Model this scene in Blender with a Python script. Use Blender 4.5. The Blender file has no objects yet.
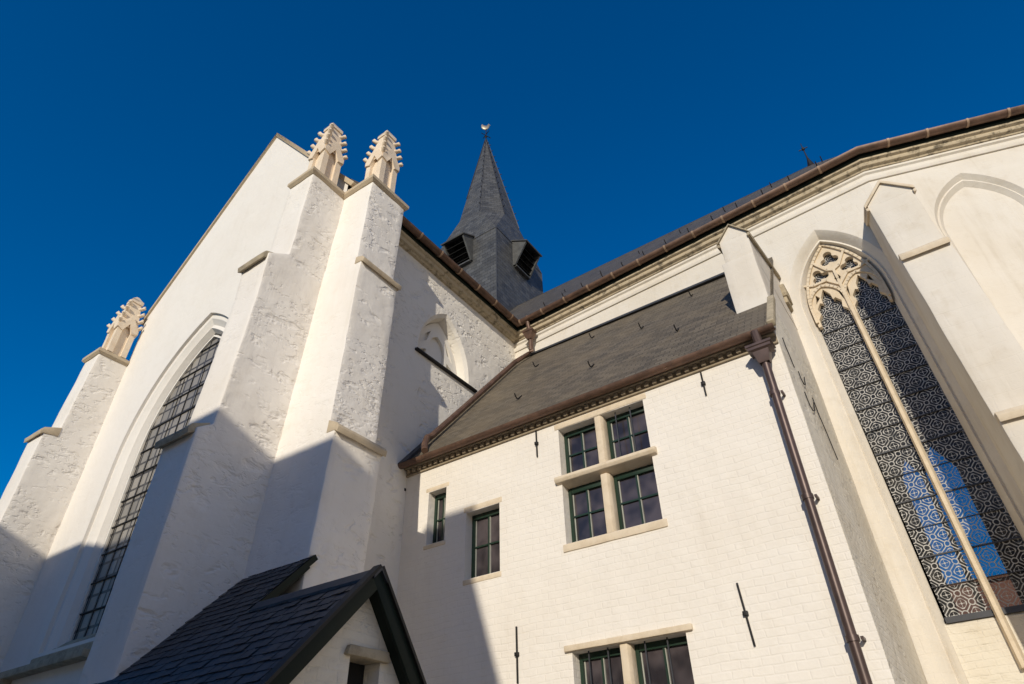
import bpy, bmesh, math, random
from mathutils import Vector, Matrix, noise
from mathutils.geometry import tessellate_polygon
random.seed(7)
R = math.radians
scene = bpy.context.scene

# ------------------------------------------------------------------ camera, sky, sun, exposure
cam = bpy.data.cameras.new('camera'); camo = bpy.data.objects.new('camera', cam)
scene.collection.objects.link(camo); scene.camera = camo
cam.sensor_width = 36; cam.lens = 650.244 / 1024 * 36; cam.clip_start = 0.05; cam.clip_end = 3000
yaw, pitch, roll = R(34.158), R(37.685), R(-1.4125)
fw = Vector((-math.sin(yaw)*math.cos(pitch), math.cos(yaw)*math.cos(pitch), math.sin(pitch)))
rt = Vector((math.cos(yaw), math.sin(yaw), 0)); up = rt.cross(fw)
r2 = math.cos(roll)*rt + math.sin(roll)*up; u2 = -math.sin(roll)*rt + math.cos(roll)*up
camo.matrix_world = Matrix(((r2.x, u2.x, -fw.x, 0), (r2.y, u2.y, -fw.y, 0), (r2.z, u2.z, -fw.z, 1.6), (0, 0, 0, 1)))

KX, KZ = 0.385, 0.362                       # sunlight travels (-KX, 1, -KZ)
to_sun = Vector((KX, -1, KZ)).normalized()
elev = math.asin(to_sun.z); azim = math.atan2(to_sun.x, to_sun.y)   # azimuth clockwise from +Y
world = bpy.data.worlds.new('World'); scene.world = world; world.use_nodes = True
wn = world.node_tree.nodes; wl = world.node_tree.links
bg = wn['Background']
sky = wn.new('ShaderNodeTexSky'); sky.sky_type = 'NISHITA'; sky.sun_disc = False
sky.sun_elevation = elev; sky.sun_rotation = azim; sky.altitude = 200
sky.air_density = 1.0; sky.dust_density = 0.2; sky.ozone_density = 3.0
hsv = wn.new('ShaderNodeHueSaturation'); hsv.inputs['Saturation'].default_value = 1.75
hsv.inputs['Value'].default_value = 1.64; hsv.inputs['Hue'].default_value = 0.508
wl.new(sky.outputs[0], hsv.inputs['Color'])
# warm glow added low in the unseen eastern sky to brighten the east-facing walls
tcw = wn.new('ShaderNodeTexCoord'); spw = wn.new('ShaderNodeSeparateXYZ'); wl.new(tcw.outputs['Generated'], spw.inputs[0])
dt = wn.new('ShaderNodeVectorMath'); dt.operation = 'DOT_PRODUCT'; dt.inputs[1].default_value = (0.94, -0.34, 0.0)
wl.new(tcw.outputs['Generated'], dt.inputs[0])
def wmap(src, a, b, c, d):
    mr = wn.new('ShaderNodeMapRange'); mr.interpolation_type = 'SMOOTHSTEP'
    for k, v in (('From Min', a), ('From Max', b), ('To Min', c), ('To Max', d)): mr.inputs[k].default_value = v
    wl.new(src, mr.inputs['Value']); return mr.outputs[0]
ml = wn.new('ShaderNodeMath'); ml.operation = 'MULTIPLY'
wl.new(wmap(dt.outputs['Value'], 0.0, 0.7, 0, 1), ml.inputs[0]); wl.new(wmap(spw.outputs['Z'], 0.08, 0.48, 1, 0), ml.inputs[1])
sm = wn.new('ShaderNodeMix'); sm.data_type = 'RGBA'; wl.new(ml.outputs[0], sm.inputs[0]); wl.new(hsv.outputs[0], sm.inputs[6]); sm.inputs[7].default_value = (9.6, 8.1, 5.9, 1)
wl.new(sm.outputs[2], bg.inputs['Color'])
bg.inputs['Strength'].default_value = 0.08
sun = bpy.data.lights.new('sun', 'SUN'); sun.energy = 3.55; sun.angle = R(0.5); sun.color = (1.0, 0.915, 0.765)
suno = bpy.data.objects.new('sun', sun); scene.collection.objects.link(suno)
suno.rotation_euler = (-to_sun).to_track_quat('-Z', 'Y').to_euler(); suno.location = (10, -30, 30)
vs = scene.view_settings
vs.view_transform = 'Standard'; vs.look = 'None'; vs.exposure = 0.0; vs.gamma = 1.0; vs.use_curve_mapping = False
scene.cycles.max_bounces = 8; scene.cycles.diffuse_bounces = 5; scene.cycles.transparent_max_bounces = 12

# ------------------------------------------------------------------ materials
class NT:
    def __init__(s, name):
        s.m = bpy.data.materials.new(name); s.m.use_nodes = True
        s.n = s.m.node_tree.nodes; s.l = s.m.node_tree.links
        s.b = s.n['Principled BSDF']; s.out = s.n['Material Output']
    def node(s, t, **kw):
        x = s.n.new(t)
        for k, v in kw.items(): setattr(x, k, v)
        return x
    def link(s, a, b): s.l.new(a, b)
    def math(s, op, a, b=None, clamp=False):
        x = s.node('ShaderNodeMath', operation=op); x.use_clamp = clamp
        for i, v in enumerate((a, b)):
            if v is None: continue
            if isinstance(v, (int, float)): x.inputs[i].default_value = v
            else: s.link(v, x.inputs[i])
        return x.outputs[0]
    def noise(s, vec, scale, detail=4, rough=0.55, dist=0.0):
        x = s.node('ShaderNodeTexNoise'); x.inputs['Scale'].default_value = scale
        x.inputs['Detail'].default_value = detail; x.inputs['Roughness'].default_value = rough
        x.inputs['Distortion'].default_value = dist
        s.link(vec, x.inputs['Vector']); return x.outputs['Fac']
    def ramp(s, fac, p0, p1, c0=(0, 0, 0, 1), c1=(1, 1, 1, 1)):
        x = s.node('ShaderNodeValToRGB'); e = x.color_ramp.elements
        e[0].position = p0; e[1].position = p1; e[0].color = c0; e[1].color = c1
        s.link(fac, x.inputs[0]); return x.outputs[0]
    def mixc(s, fac, a, b, mode='MIX'):
        x = s.node('ShaderNodeMix', data_type='RGBA', blend_type=mode)
        for i, v in ((0, fac), (6, a), (7, b)):
            if isinstance(v, (int, float)): x.inputs[i].default_value = v
            elif isinstance(v, tuple): x.inputs[i].default_value = v if len(v) == 4 else v + (1,)
            else: s.link(v, x.inputs[i])
        return x.outputs[2]
    def bump(s, height, strength, dist, normal=None):
        x = s.node('ShaderNodeBump'); x.inputs['Strength'].default_value = strength
        x.inputs['Distance'].default_value = dist
        s.link(height, x.inputs['Height'])
        if normal is not None: s.link(normal, x.inputs['Normal'])
        return x.outputs[0]
    def obj(s): return s.node('ShaderNodeTexCoord').outputs['Object']
    def uv(s): return s.node('ShaderNodeTexCoord').outputs['UV']
    def wallvec(s):
        """(distance along the wall, height) for walls that face -Y or +X"""
        o = s.obj(); sp = s.node('ShaderNodeSeparateXYZ'); s.link(o, sp.inputs[0])
        g = s.node('ShaderNodeNewGeometry'); sn = s.node('ShaderNodeSeparateXYZ'); s.link(g.outputs['True Normal'], sn.inputs[0])
        f = s.math('GREATER_THAN', s.math('ABSOLUTE', sn.outputs[0]), 0.72)
        mx = s.node('ShaderNodeMix', data_type='FLOAT')
        s.link(f, mx.inputs[0]); s.link(sp.outputs[0], mx.inputs[2]); s.link(sp.outputs[1], mx.inputs[3])
        c = s.node('ShaderNodeCombineXYZ'); s.link(mx.outputs[0], c.inputs[0]); s.link(sp.outputs[2], c.inputs[1])
        return c.outputs[0]

def limewash(name, col=(0.80, 0.75, 0.67), brick=0.0, lump=0.3, pit=0.0, stain=0.25, row=0.092, width=0.235, grain=0.25, fine=26, east=1.0):
    t = NT(name); o = t.obj()
    g_ = t.node('ShaderNodeNewGeometry'); sn_ = t.node('ShaderNodeSeparateXYZ'); t.link(g_.outputs['True Normal'], sn_.inputs[0])
    side = t.math('MULTIPLY', t.math('GREATER_THAN', t.math('ABSOLUTE', sn_.outputs[0]), 0.6), 1-east)
    side = t.math('ADD', side, east) if east < 1 else None
    n1 = t.noise(o, 0.55, 5, 0.6); n2 = t.noise(o, 3.5, 6, 0.65); n3 = t.noise(o, fine, 5, 0.7)
    c = t.mixc(t.math('MULTIPLY', t.ramp(n1, 0.42, 0.75), stain), col, (col[0]*0.80, col[1]*0.74, col[2]*0.64))
    c = t.mixc(t.math('MULTIPLY', t.ramp(n2, 0.55, 0.78), stain*0.9), c, (col[0]*0.76, col[1]*0.70, col[2]*0.60))
    ms = t.node('ShaderNodeMapping'); ms.inputs['Scale'].default_value = (4.5, 4.5, 0.35); t.link(o, ms.inputs['Vector'])
    st = t.math('MULTIPLY', t.ramp(t.noise(ms.outputs[0], 1.0, 6, 0.7), 0.52, 0.80), t.ramp(n1, 0.36, 0.62))
    c = t.mixc(t.math('MULTIPLY', st, stain*1.1), c, (col[0]*0.66, col[1]*0.60, col[2]*0.50))
    nor = None
    if brick:
        v = t.wallvec()
        w = t.node('ShaderNodeTexNoise'); w.inputs['Scale'].default_value = 1.6; w.inputs['Detail'].default_value = 3
        t.link(v, w.inputs['Vector'])
        ad = t.node('ShaderNodeVectorMath', operation='MULTIPLY_ADD'); t.link(w.outputs['Color'], ad.inputs[0])
        ad.inputs[1].default_value = (0.09, 0.075, 0); t.link(v, ad.inputs[2])
        b = t.node('ShaderNodeTexBrick'); t.link(ad.outputs[0], b.inputs['Vector'])
        b.inputs['Scale'].default_value = 1.0; b.inputs['Brick Width'].default_value = width
        b.inputs['Row Height'].default_value = row; b.inputs['Mortar Size'].default_value = 0.014
        b.inputs['Mortar Smooth'].default_value = 0.9; b.inputs['Bias'].default_value = 0.0
        b.inputs['Color1'].default_value = (0.75, 0.75, 0.75, 1); b.inputs['Color2'].default_value = (1, 1, 1, 1)
        b.inputs['Mortar'].default_value = (0.2, 0.2, 0.2, 1)
        h = t.math('MULTIPLY', b.outputs['Color'], t.ramp(n2, 0.2, 0.6, (0.35, 0.35, 0.35, 1), (1, 1, 1, 1)))
        nor = t.bump(h, brick, 0.012, nor)
        c = t.mixc(t.math('MULTIPLY', b.outputs['Fac'], 0.04*min(1, brick*2)), c, (0.50, 0.44, 0.36))
    if lump:
        nl = t.noise(o, 1.5, 5, 0.55, 0.2)
        if side is not None: nl = t.math('MULTIPLY', nl, side)
        nor = t.bump(nl, lump, 0.10, nor)
    if pit:
        mp_ = t.node('ShaderNodeMapping'); mp_.inputs['Scale'].default_value = (1, 1, 1.9); t.link(o, mp_.inputs['Vector'])
        pa = t.ramp(t.noise(mp_.outputs[0], 2.6, 3, 0.55, 0.3), 0.33, 0.47)
        pb = t.ramp(t.noise(mp_.outputs[0], 7.0, 3, 0.55, 0.4), 0.32, 0.45)
        big = t.ramp(t.noise(o, 0.8, 2, 0.5), 0.46, 0.60)
        big2 = t.ramp(t.noise(o, 1.3, 2, 0.5, 1.0), 0.44, 0.56)
        hole = t.math('ADD', t.math('MULTIPLY', t.math('SUBTRACT', 1.0, pa), big2), t.math('MULTIPLY', t.math('SUBTRACT', 1.0, pb), t.math('MULTIPLY', big, 0.7)))
        pm = t.math('SUBTRACT', 1.0, hole)
        if side is not None: pm = t.math('MULTIPLY', pm, side)
        nor = t.bump(pm, pit, 0.05, nor)
    nor = t.bump(n3, grain, 0.012, nor)
    t.link(c, t.b.inputs['Base Color']); t.link(nor, t.b.inputs['Normal']); t.b.inputs['Roughness'].default_value = 0.9
    t.b.inputs['Specular IOR Level'].default_value = 0.2
    return t.m

def stone(name, col, dark, lo=0.45, hi=0.7, scale=5, bumps=0.4):
    t = NT(name); o = t.obj()
    n1 = t.noise(o, scale, 6, 0.7); n2 = t.noise(o, scale*6, 5, 0.7)
    c = t.mixc(t.ramp(n1, lo, hi), col, dark)
    c = t.mixc(t.math('MULTIPLY', n2, 0.25), c, (col[0]*1.15, col[1]*1.12, col[2]*1.05))
    t.link(c, t.b.inputs['Base Color']); t.b.inputs['Roughness'].default_value = 0.9
    nor = t.bump(n1, bumps, 0.03); t.link(t.bump(n2, bumps*0.8, 0.008, nor), t.b.inputs['Normal'])
    t.b.inputs['Specular IOR Level'].default_value = 0.2
    return t.m

def slate(name, c1, c2, row=0.14, width=0.24, rough=0.55, bump=0.6, spec=0.4):
    t = NT(name); v = t.uv(); o = t.obj()
    w = t.node('ShaderNodeTexNoise'); w.inputs['Scale'].default_value = 2.0; t.link(v, w.inputs['Vector'])
    ad = t.node('ShaderNodeVectorMath', operation='MULTIPLY_ADD'); t.link(w.outputs['Color'], ad.inputs[0])
    ad.inputs[1].default_value = (0.03, 0.03, 0); t.link(v, ad.inputs[2])
    b = t.node('ShaderNodeTexBrick'); t.link(ad.outputs[0], b.inputs['Vector'])
    b.inputs['Scale'].default_value = 1; b.inputs['Brick Width'].default_value = width; b.inputs['Row Height'].default_value = row
    b.inputs['Mortar Size'].default_value = 0.006; b.inputs['Mortar Smooth'].default_value = 0.4
    b.inputs['Color1'].default_value = c1 + (1,); b.inputs['Color2'].default_value = c2 + (1,)
    b.inputs['Mortar'].default_value = (c1[0]*0.3, c1[1]*0.3, c1[2]*0.3, 1)
    n = t.noise(o, 1.3, 6, 0.65); n2 = t.noise(o, 18, 5, 0.7)
    c = t.mixc(t.math('MULTIPLY', t.ramp(n, 0.4, 0.75), 0.5), b.outputs['Color'], (c2[0]*1.35, c2[1]*1.25, c2[2]*1.05))
    t.link(c, t.b.inputs['Base Color'])
    sp = t.node('ShaderNodeSeparateXYZ'); t.link(ad.outputs[0], sp.inputs[0])
    saw = t.math('SUBTRACT', 1.0, t.math('FRACT', t.math('DIVIDE', sp.outputs[1], row)))
    h = t.math('MULTIPLY_ADD', saw, 0.8); 
    h = t.math('ADD', saw, t.math('MULTIPLY', n2, 0.35)); h = t.math('SUBTRACT', h, t.math('MULTIPLY', b.outputs['Fac'], 0.5))
    t.link(t.bump(h, bump, 0.012), t.b.inputs['Normal'])
    t.b.inputs['Roughness'].default_value = rough; t.b.inputs['Specular IOR Level'].default_value = spec
    return t.m

def plain(name, col, rough=0.5, metal=0.0, var=0.25, scale=8, bump=0.1, spec=0.5):
    t = NT(name); o = t.obj(); n = t.noise(o, scale, 5, 0.65)
    c = t.mixc(t.ramp(n, 0.35, 0.7), col, tuple(x*(1-var) for x in col))
    t.link(c, t.b.inputs['Base Color']); t.b.inputs['Roughness'].default_value = rough; t.b.inputs['Metallic'].default_value = metal
    t.b.inputs['Specular IOR Level'].default_value = spec
    if bump: t.link(t.bump(n, bump, 0.01), t.b.inputs['Normal'])
    return t.m

def pane_mat(name, tint=(0.055, 0.047, 0.048)):
    t = NT(name); o = t.obj()
    t.link(t.mixc(t.ramp(t.noise(o, 2.3, 2, 0.5), 0.4, 0.62), (tint[0]*0.45, tint[1]*0.45, tint[2]*0.5), (tint[0]*1.5, tint[1]*1.45, tint[2]*1.5)), t.b.inputs['Base Color']); t.b.inputs['Roughness'].default_value = 0.04
    t.b.inputs['Specular IOR Level'].default_value = 0.5; t.b.inputs['IOR'].default_value = 1.5
    t.link(t.bump(t.noise(o, 3.2, 3, 0.5), 0.3, 0.02), t.b.inputs['Normal'])
    return t.m

def leaded_mat():
    """clear church glass behind pale came work: staggered rings and crosses, painted glass between"""
    t = NT('leaded_glass'); v = t.uv(); o = t.obj()
    vm = t.node('ShaderNodeMapping'); vm.inputs['Rotation'].default_value = (0, 0, R(45)); vm.inputs['Scale'].default_value = (5.0, 5.0, 1)
    wz = t.node('ShaderNodeTexNoise'); wz.inputs['Scale'].default_value = 3.0; t.link(v, wz.inputs['Vector'])
    wa_ = t.node('ShaderNodeVectorMath', operation='MULTIPLY_ADD'); wa_.inputs[1].default_value = (0.05, 0.05, 0); t.link(wz.outputs['Color'], wa_.inputs[0]); t.link(v, wa_.inputs[2])
    t.link(wa_.outputs[0], vm.inputs['Vector'])
    f1 = t.node('ShaderNodeTexVoronoi', voronoi_dimensions='2D'); f1.inputs['Scale'].default_value = 1; f1.inputs['Randomness'].default_value = 0
    t.link(vm.outputs[0], f1.inputs['Vector'])
    de = t.node('ShaderNodeTexVoronoi', voronoi_dimensions='2D', feature='DISTANCE_TO_EDGE'); de.inputs['Scale'].default_value = 1; de.inputs['Randomness'].default_value = 0
    t.link(vm.outputs[0], de.inputs['Vector'])
    of = t.node('ShaderNodeVectorMath', operation='ADD'); of.inputs[1].default_value = (0.5, 0.5, 0); t.link(vm.outputs[0], of.inputs[0])
    f2 = t.node('ShaderNodeTexVoronoi', voronoi_dimensions='2D'); f2.inputs['Scale'].default_value = 1; f2.inputs['Randomness'].default_value = 0
    t.link(of.outputs[0], f2.inputs['Vector'])
    def band(d, r_, w_): return t.math('LESS_THAN', t.math('ABSOLUTE', t.math('SUBTRACT', d, r_)), w_)
    lines = t.math('LESS_THAN', de.outputs['Distance'], 0.036)
    gaps = t.math('GREATER_THAN', f2.outputs['Distance'], 0.17)
    rim = t.math('LESS_THAN', f1.outputs['Distance'], 0.44)
    wv = t.math('SUBTRACT', f1.outputs['Distance'], t.math('MULTIPLY', f2.outputs['Distance'], 0.22))
    arcs = t.math('MULTIPLY', band(f1.outputs['Distance'], 0.33, 0.045), t.math('GREATER_THAN', de.outputs['Distance'], 0.19))
    came = t.math('MAXIMUM', t.math('MULTIPLY', lines, gaps), arcs)
    came = t.math('MAXIMUM', came, t.math('LESS_THAN', f1.outputs['Distance'], 0.07))
    came = t.math('MAXIMUM', came, band(f2.outputs['Distance'], 0.20, 0.034))
    came = t.math('MAXIMUM', came, t.math('MULTIPLY', t.math('LESS_THAN', f1.outputs['Distance'], 0.22), t.math('LESS_THAN', t.math('SUBTRACT', 0.5, t.math('ADD', de.outputs['Distance'], 0.0)), t.math('MULTIPLY', f1.outputs['Distance'], 0.78))))
    came = t.math('MULTIPLY', came, t.ramp(t.noise(o, 5, 4, 0.6), 0.28, 0.5, (0.25, 0.25, 0.25, 1)))
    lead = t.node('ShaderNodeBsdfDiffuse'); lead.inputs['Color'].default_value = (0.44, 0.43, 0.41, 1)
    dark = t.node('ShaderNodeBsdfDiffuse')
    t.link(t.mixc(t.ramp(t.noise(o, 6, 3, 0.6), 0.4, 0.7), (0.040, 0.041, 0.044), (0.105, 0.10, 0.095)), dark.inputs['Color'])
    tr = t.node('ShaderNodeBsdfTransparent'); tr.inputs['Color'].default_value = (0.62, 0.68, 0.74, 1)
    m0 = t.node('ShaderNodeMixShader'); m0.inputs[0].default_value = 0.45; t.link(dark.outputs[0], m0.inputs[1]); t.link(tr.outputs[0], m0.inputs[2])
    m1 = t.node('ShaderNodeMixShader'); t.link(came, m1.inputs[0]); t.link(m0.outputs[0], m1.inputs[1]); t.link(lead.outputs[0], m1.inputs[2])
    gl = t.node('ShaderNodeBsdfGlossy'); gl.inputs['Roughness'].default_value = 0.12
    fr = t.node('ShaderNodeFresnel'); fr.inputs['IOR'].default_value = 1.28
    m2 = t.node('ShaderNodeMixShader'); t.link(fr.outputs[0], m2.inputs[0]); t.link(m1.outputs[0], m2.inputs[1]); t.link(gl.outputs[0], m2.inputs[2])
    t.link(m2.outputs[0], t.out.inputs['Surface'])
    return t.m

def grid_glass():
    """small rectangular leaded quarries, dusty"""
    t = NT('quarry_glass'); v = t.uv(); o = t.obj()
    b = t.node('ShaderNodeTexBrick'); b.offset = 0.0; t.link(v, b.inputs['Vector'])
    b.inputs['Scale'].default_value = 1; b.inputs['Brick Width'].default_value = 0.27; b.inputs['Row Height'].default_value = 0.30
    b.inputs['Mortar Size'].default_value = 0.028; b.inputs['Color1'].default_value = (0.20, 0.185, 0.16, 1); b.inputs['Color2'].default_value = (0.33, 0.30, 0.255, 1)
    b.inputs['Mortar'].default_value = (0.05, 0.045, 0.04, 1)
    t.link(b.outputs['Color'], t.b.inputs['Base Color']); t.b.inputs['Roughness'].default_value = 0.35
    t.link(t.bump(t.noise(o, 3, 3, 0.5), 0.3, 0.02), t.b.inputs['Normal'])
    return t.m

M = {}
M['facade'] = limewash('painted_brick', (0.785, 0.735, 0.66), brick=0.36, lump=0.42, stain=0.22, grain=0.12)
M['rough'] = limewash('rough_limewash', (0.81, 0.765, 0.70), brick=0.05, lump=0.36, pit=0.46, stain=0.32, row=0.28, width=0.55, grain=0.05, east=0.25)
M['wall'] = limewash('limewashed_wall', (0.765, 0.725, 0.665), brick=0.05, lump=0.28, pit=0.0, stain=0.18, row=0.28, width=0.6)
M['choirwall'] = limewash('choir_limewash', (0.70, 0.652, 0.578), brick=0.18, lump=0.24, stain=0.5, row=0.24, width=0.5)
M['sidewall'] = limewash('side_limewash', (0.80, 0.755, 0.68), brick=0.08, lump=0.40, pit=0.6, stain=0.2, row=0.2, width=0.4)
M['smooth'] = limewash('smooth_limewash', (0.78, 0.74, 0.67), lump=0.08, stain=0.12, grain=0.15)
M['endwall'] = limewash('end_limewash', (0.70, 0.65, 0.555), brick=0.45, lump=0.5, pit=0.35, stain=0.45)
M['tan'] = stone('tan_sandstone', (0.50, 0.41, 0.29), (0.36, 0.29, 0.20), 0.5, 0.8, 5, 0.35)
M['pale'] = stone('pale_sandstone', (0.66, 0.56, 0.425), (0.52, 0.42, 0.29), 0.45, 0.75, 5, 0.35)
M['cornice'] = stone('weathered_cornice', (0.50, 0.42, 0.30), (0.10, 0.085, 0.065), 0.50, 0.66, 7.0, 0.5)
M['pinnacle'] = stone('pinnacle_stone', (0.74, 0.625, 0.485), (0.64, 0.50, 0.36), 0.45, 0.75, 5, 0.2)
M['ledge'] = stone('ledge_stone', (0.42, 0.355, 0.25), (0.20, 0.17, 0.125), 0.45, 0.72, 6, 0.4)
M['dentil'] = stone('dentil_brick', (0.33, 0.27, 0.19), (0.20, 0.16, 0.11), 0.45, 0.75, 9, 0.3)
M['slate_dark'] = slate('dark_slate', (0.044, 0.045, 0.048), (0.095, 0.097, 0.10), 0.16, 0.26, 0.5, 1.0)
M['slate_warm'] = slate('weathered_slate', (0.088, 0.074, 0.056), (0.16, 0.134, 0.10), 0.10, 0.20, 0.6, 1.2)
M['slate_choir'] = slate('choir_slate', (0.055, 0.050, 0.046), (0.105, 0.095, 0.085), 0.12, 0.2, 0.6, 1.0)
M['slate_blue'] = plain('porch_slate', (0.036, 0.040, 0.050), 0.55, 0, 0.55, 6, 0.25)
M['copper'] = plain('brown_copper', (0.17, 0.098, 0.066), 0.5, 0.3, 0.55, 4, 0.12)
M['copperbr'] = plain('copper_strap', (0.40, 0.27, 0.18), 0.5, 0.3, 0.3, 9, 0.0)
M['pipe'] = plain('dark_copper', (0.105, 0.068, 0.058), 0.42, 0.35, 0.45, 3, 0.08)
M['dkgreen'] = plain('dark_green_paint', (0.009, 0.016, 0.011), 0.6, 0, 0.3, 6, 0.05, 0.2)
M['green'] = plain('green_paint', (0.012, 0.034, 0.020), 0.4, 0, 0.25, 8, 0.05)
M['beading'] = plain('pale_putty', (0.42, 0.42, 0.36), 0.6, 0, 0.2, 8, 0.0)
M['iron'] = plain('black_iron', (0.018, 0.016, 0.015), 0.6, 0.3, 0.3, 12, 0.1)
M['lead'] = plain('lead_sheet', (0.06, 0.062, 0.07), 0.5, 0.3, 0.3, 6, 0.1)
M['leadpale'] = plain('pale_lead', (0.22, 0.22, 0.23), 0.5, 0.4, 0.3, 6, 0.1)
M['leadmid'] = plain('dull_lead', (0.11, 0.11, 0.105), 0.55, 0.2, 0.4, 5, 0.1)
M['verd'] = plain('weathered_louvre', (0.10, 0.115, 0.09), 0.6, 0, 0.4, 9, 0.1)
M['gold'] = plain('gilt_cock', (0.45, 0.38, 0.27), 0.35, 0.6, 0.2, 6, 0.0)
M['black'] = plain('dark_opening', (0.006, 0.006, 0.006), 0.9, 0, 0.2, 4, 0)  # near-black colour stands in for the shade inside openings, louvres included
M['woodbrown'] = plain('brown_timber', (0.10, 0.06, 0.035), 0.7, 0, 0.4, 14, 0.2)
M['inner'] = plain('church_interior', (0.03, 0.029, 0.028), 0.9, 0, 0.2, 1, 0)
M['pane'] = pane_mat('window_pane'); M['leaded'] = leaded_mat(); M['quarry'] = grid_glass()
M['ground'] = stone('cobbled_ground', (0.42, 0.37, 0.30), (0.33, 0.29, 0.235), 0.4, 0.7, 1.5, 0.3)
M['redbrick'] = limewash('red_brick', (0.34, 0.15, 0.10), brick=0.6, lump=0.1, stain=0.3, row=0.075, width=0.22)
M['tile'] = slate('red_tile', (0.22, 0.09, 0.05), (0.28, 0.12, 0.07), 0.2, 0.2, 0.8)

# ------------------------------------------------------------------ builders
def tag(o, label=None, cat=None, group=None, kind=None):
    if label: o['label'] = label
    if cat: o['category'] = cat
    if group: o['group'] = group
    if kind: o['kind'] = kind
    return o
def empty(name, loc, label, cat):
    o = bpy.data.objects.new(name, None); o.location = loc; scene.collection.objects.link(o)
    o.empty_display_size = 0.3
    return tag(o, label, cat)
def root_of(o):
    while o.parent: o = o.parent
    return o

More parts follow.
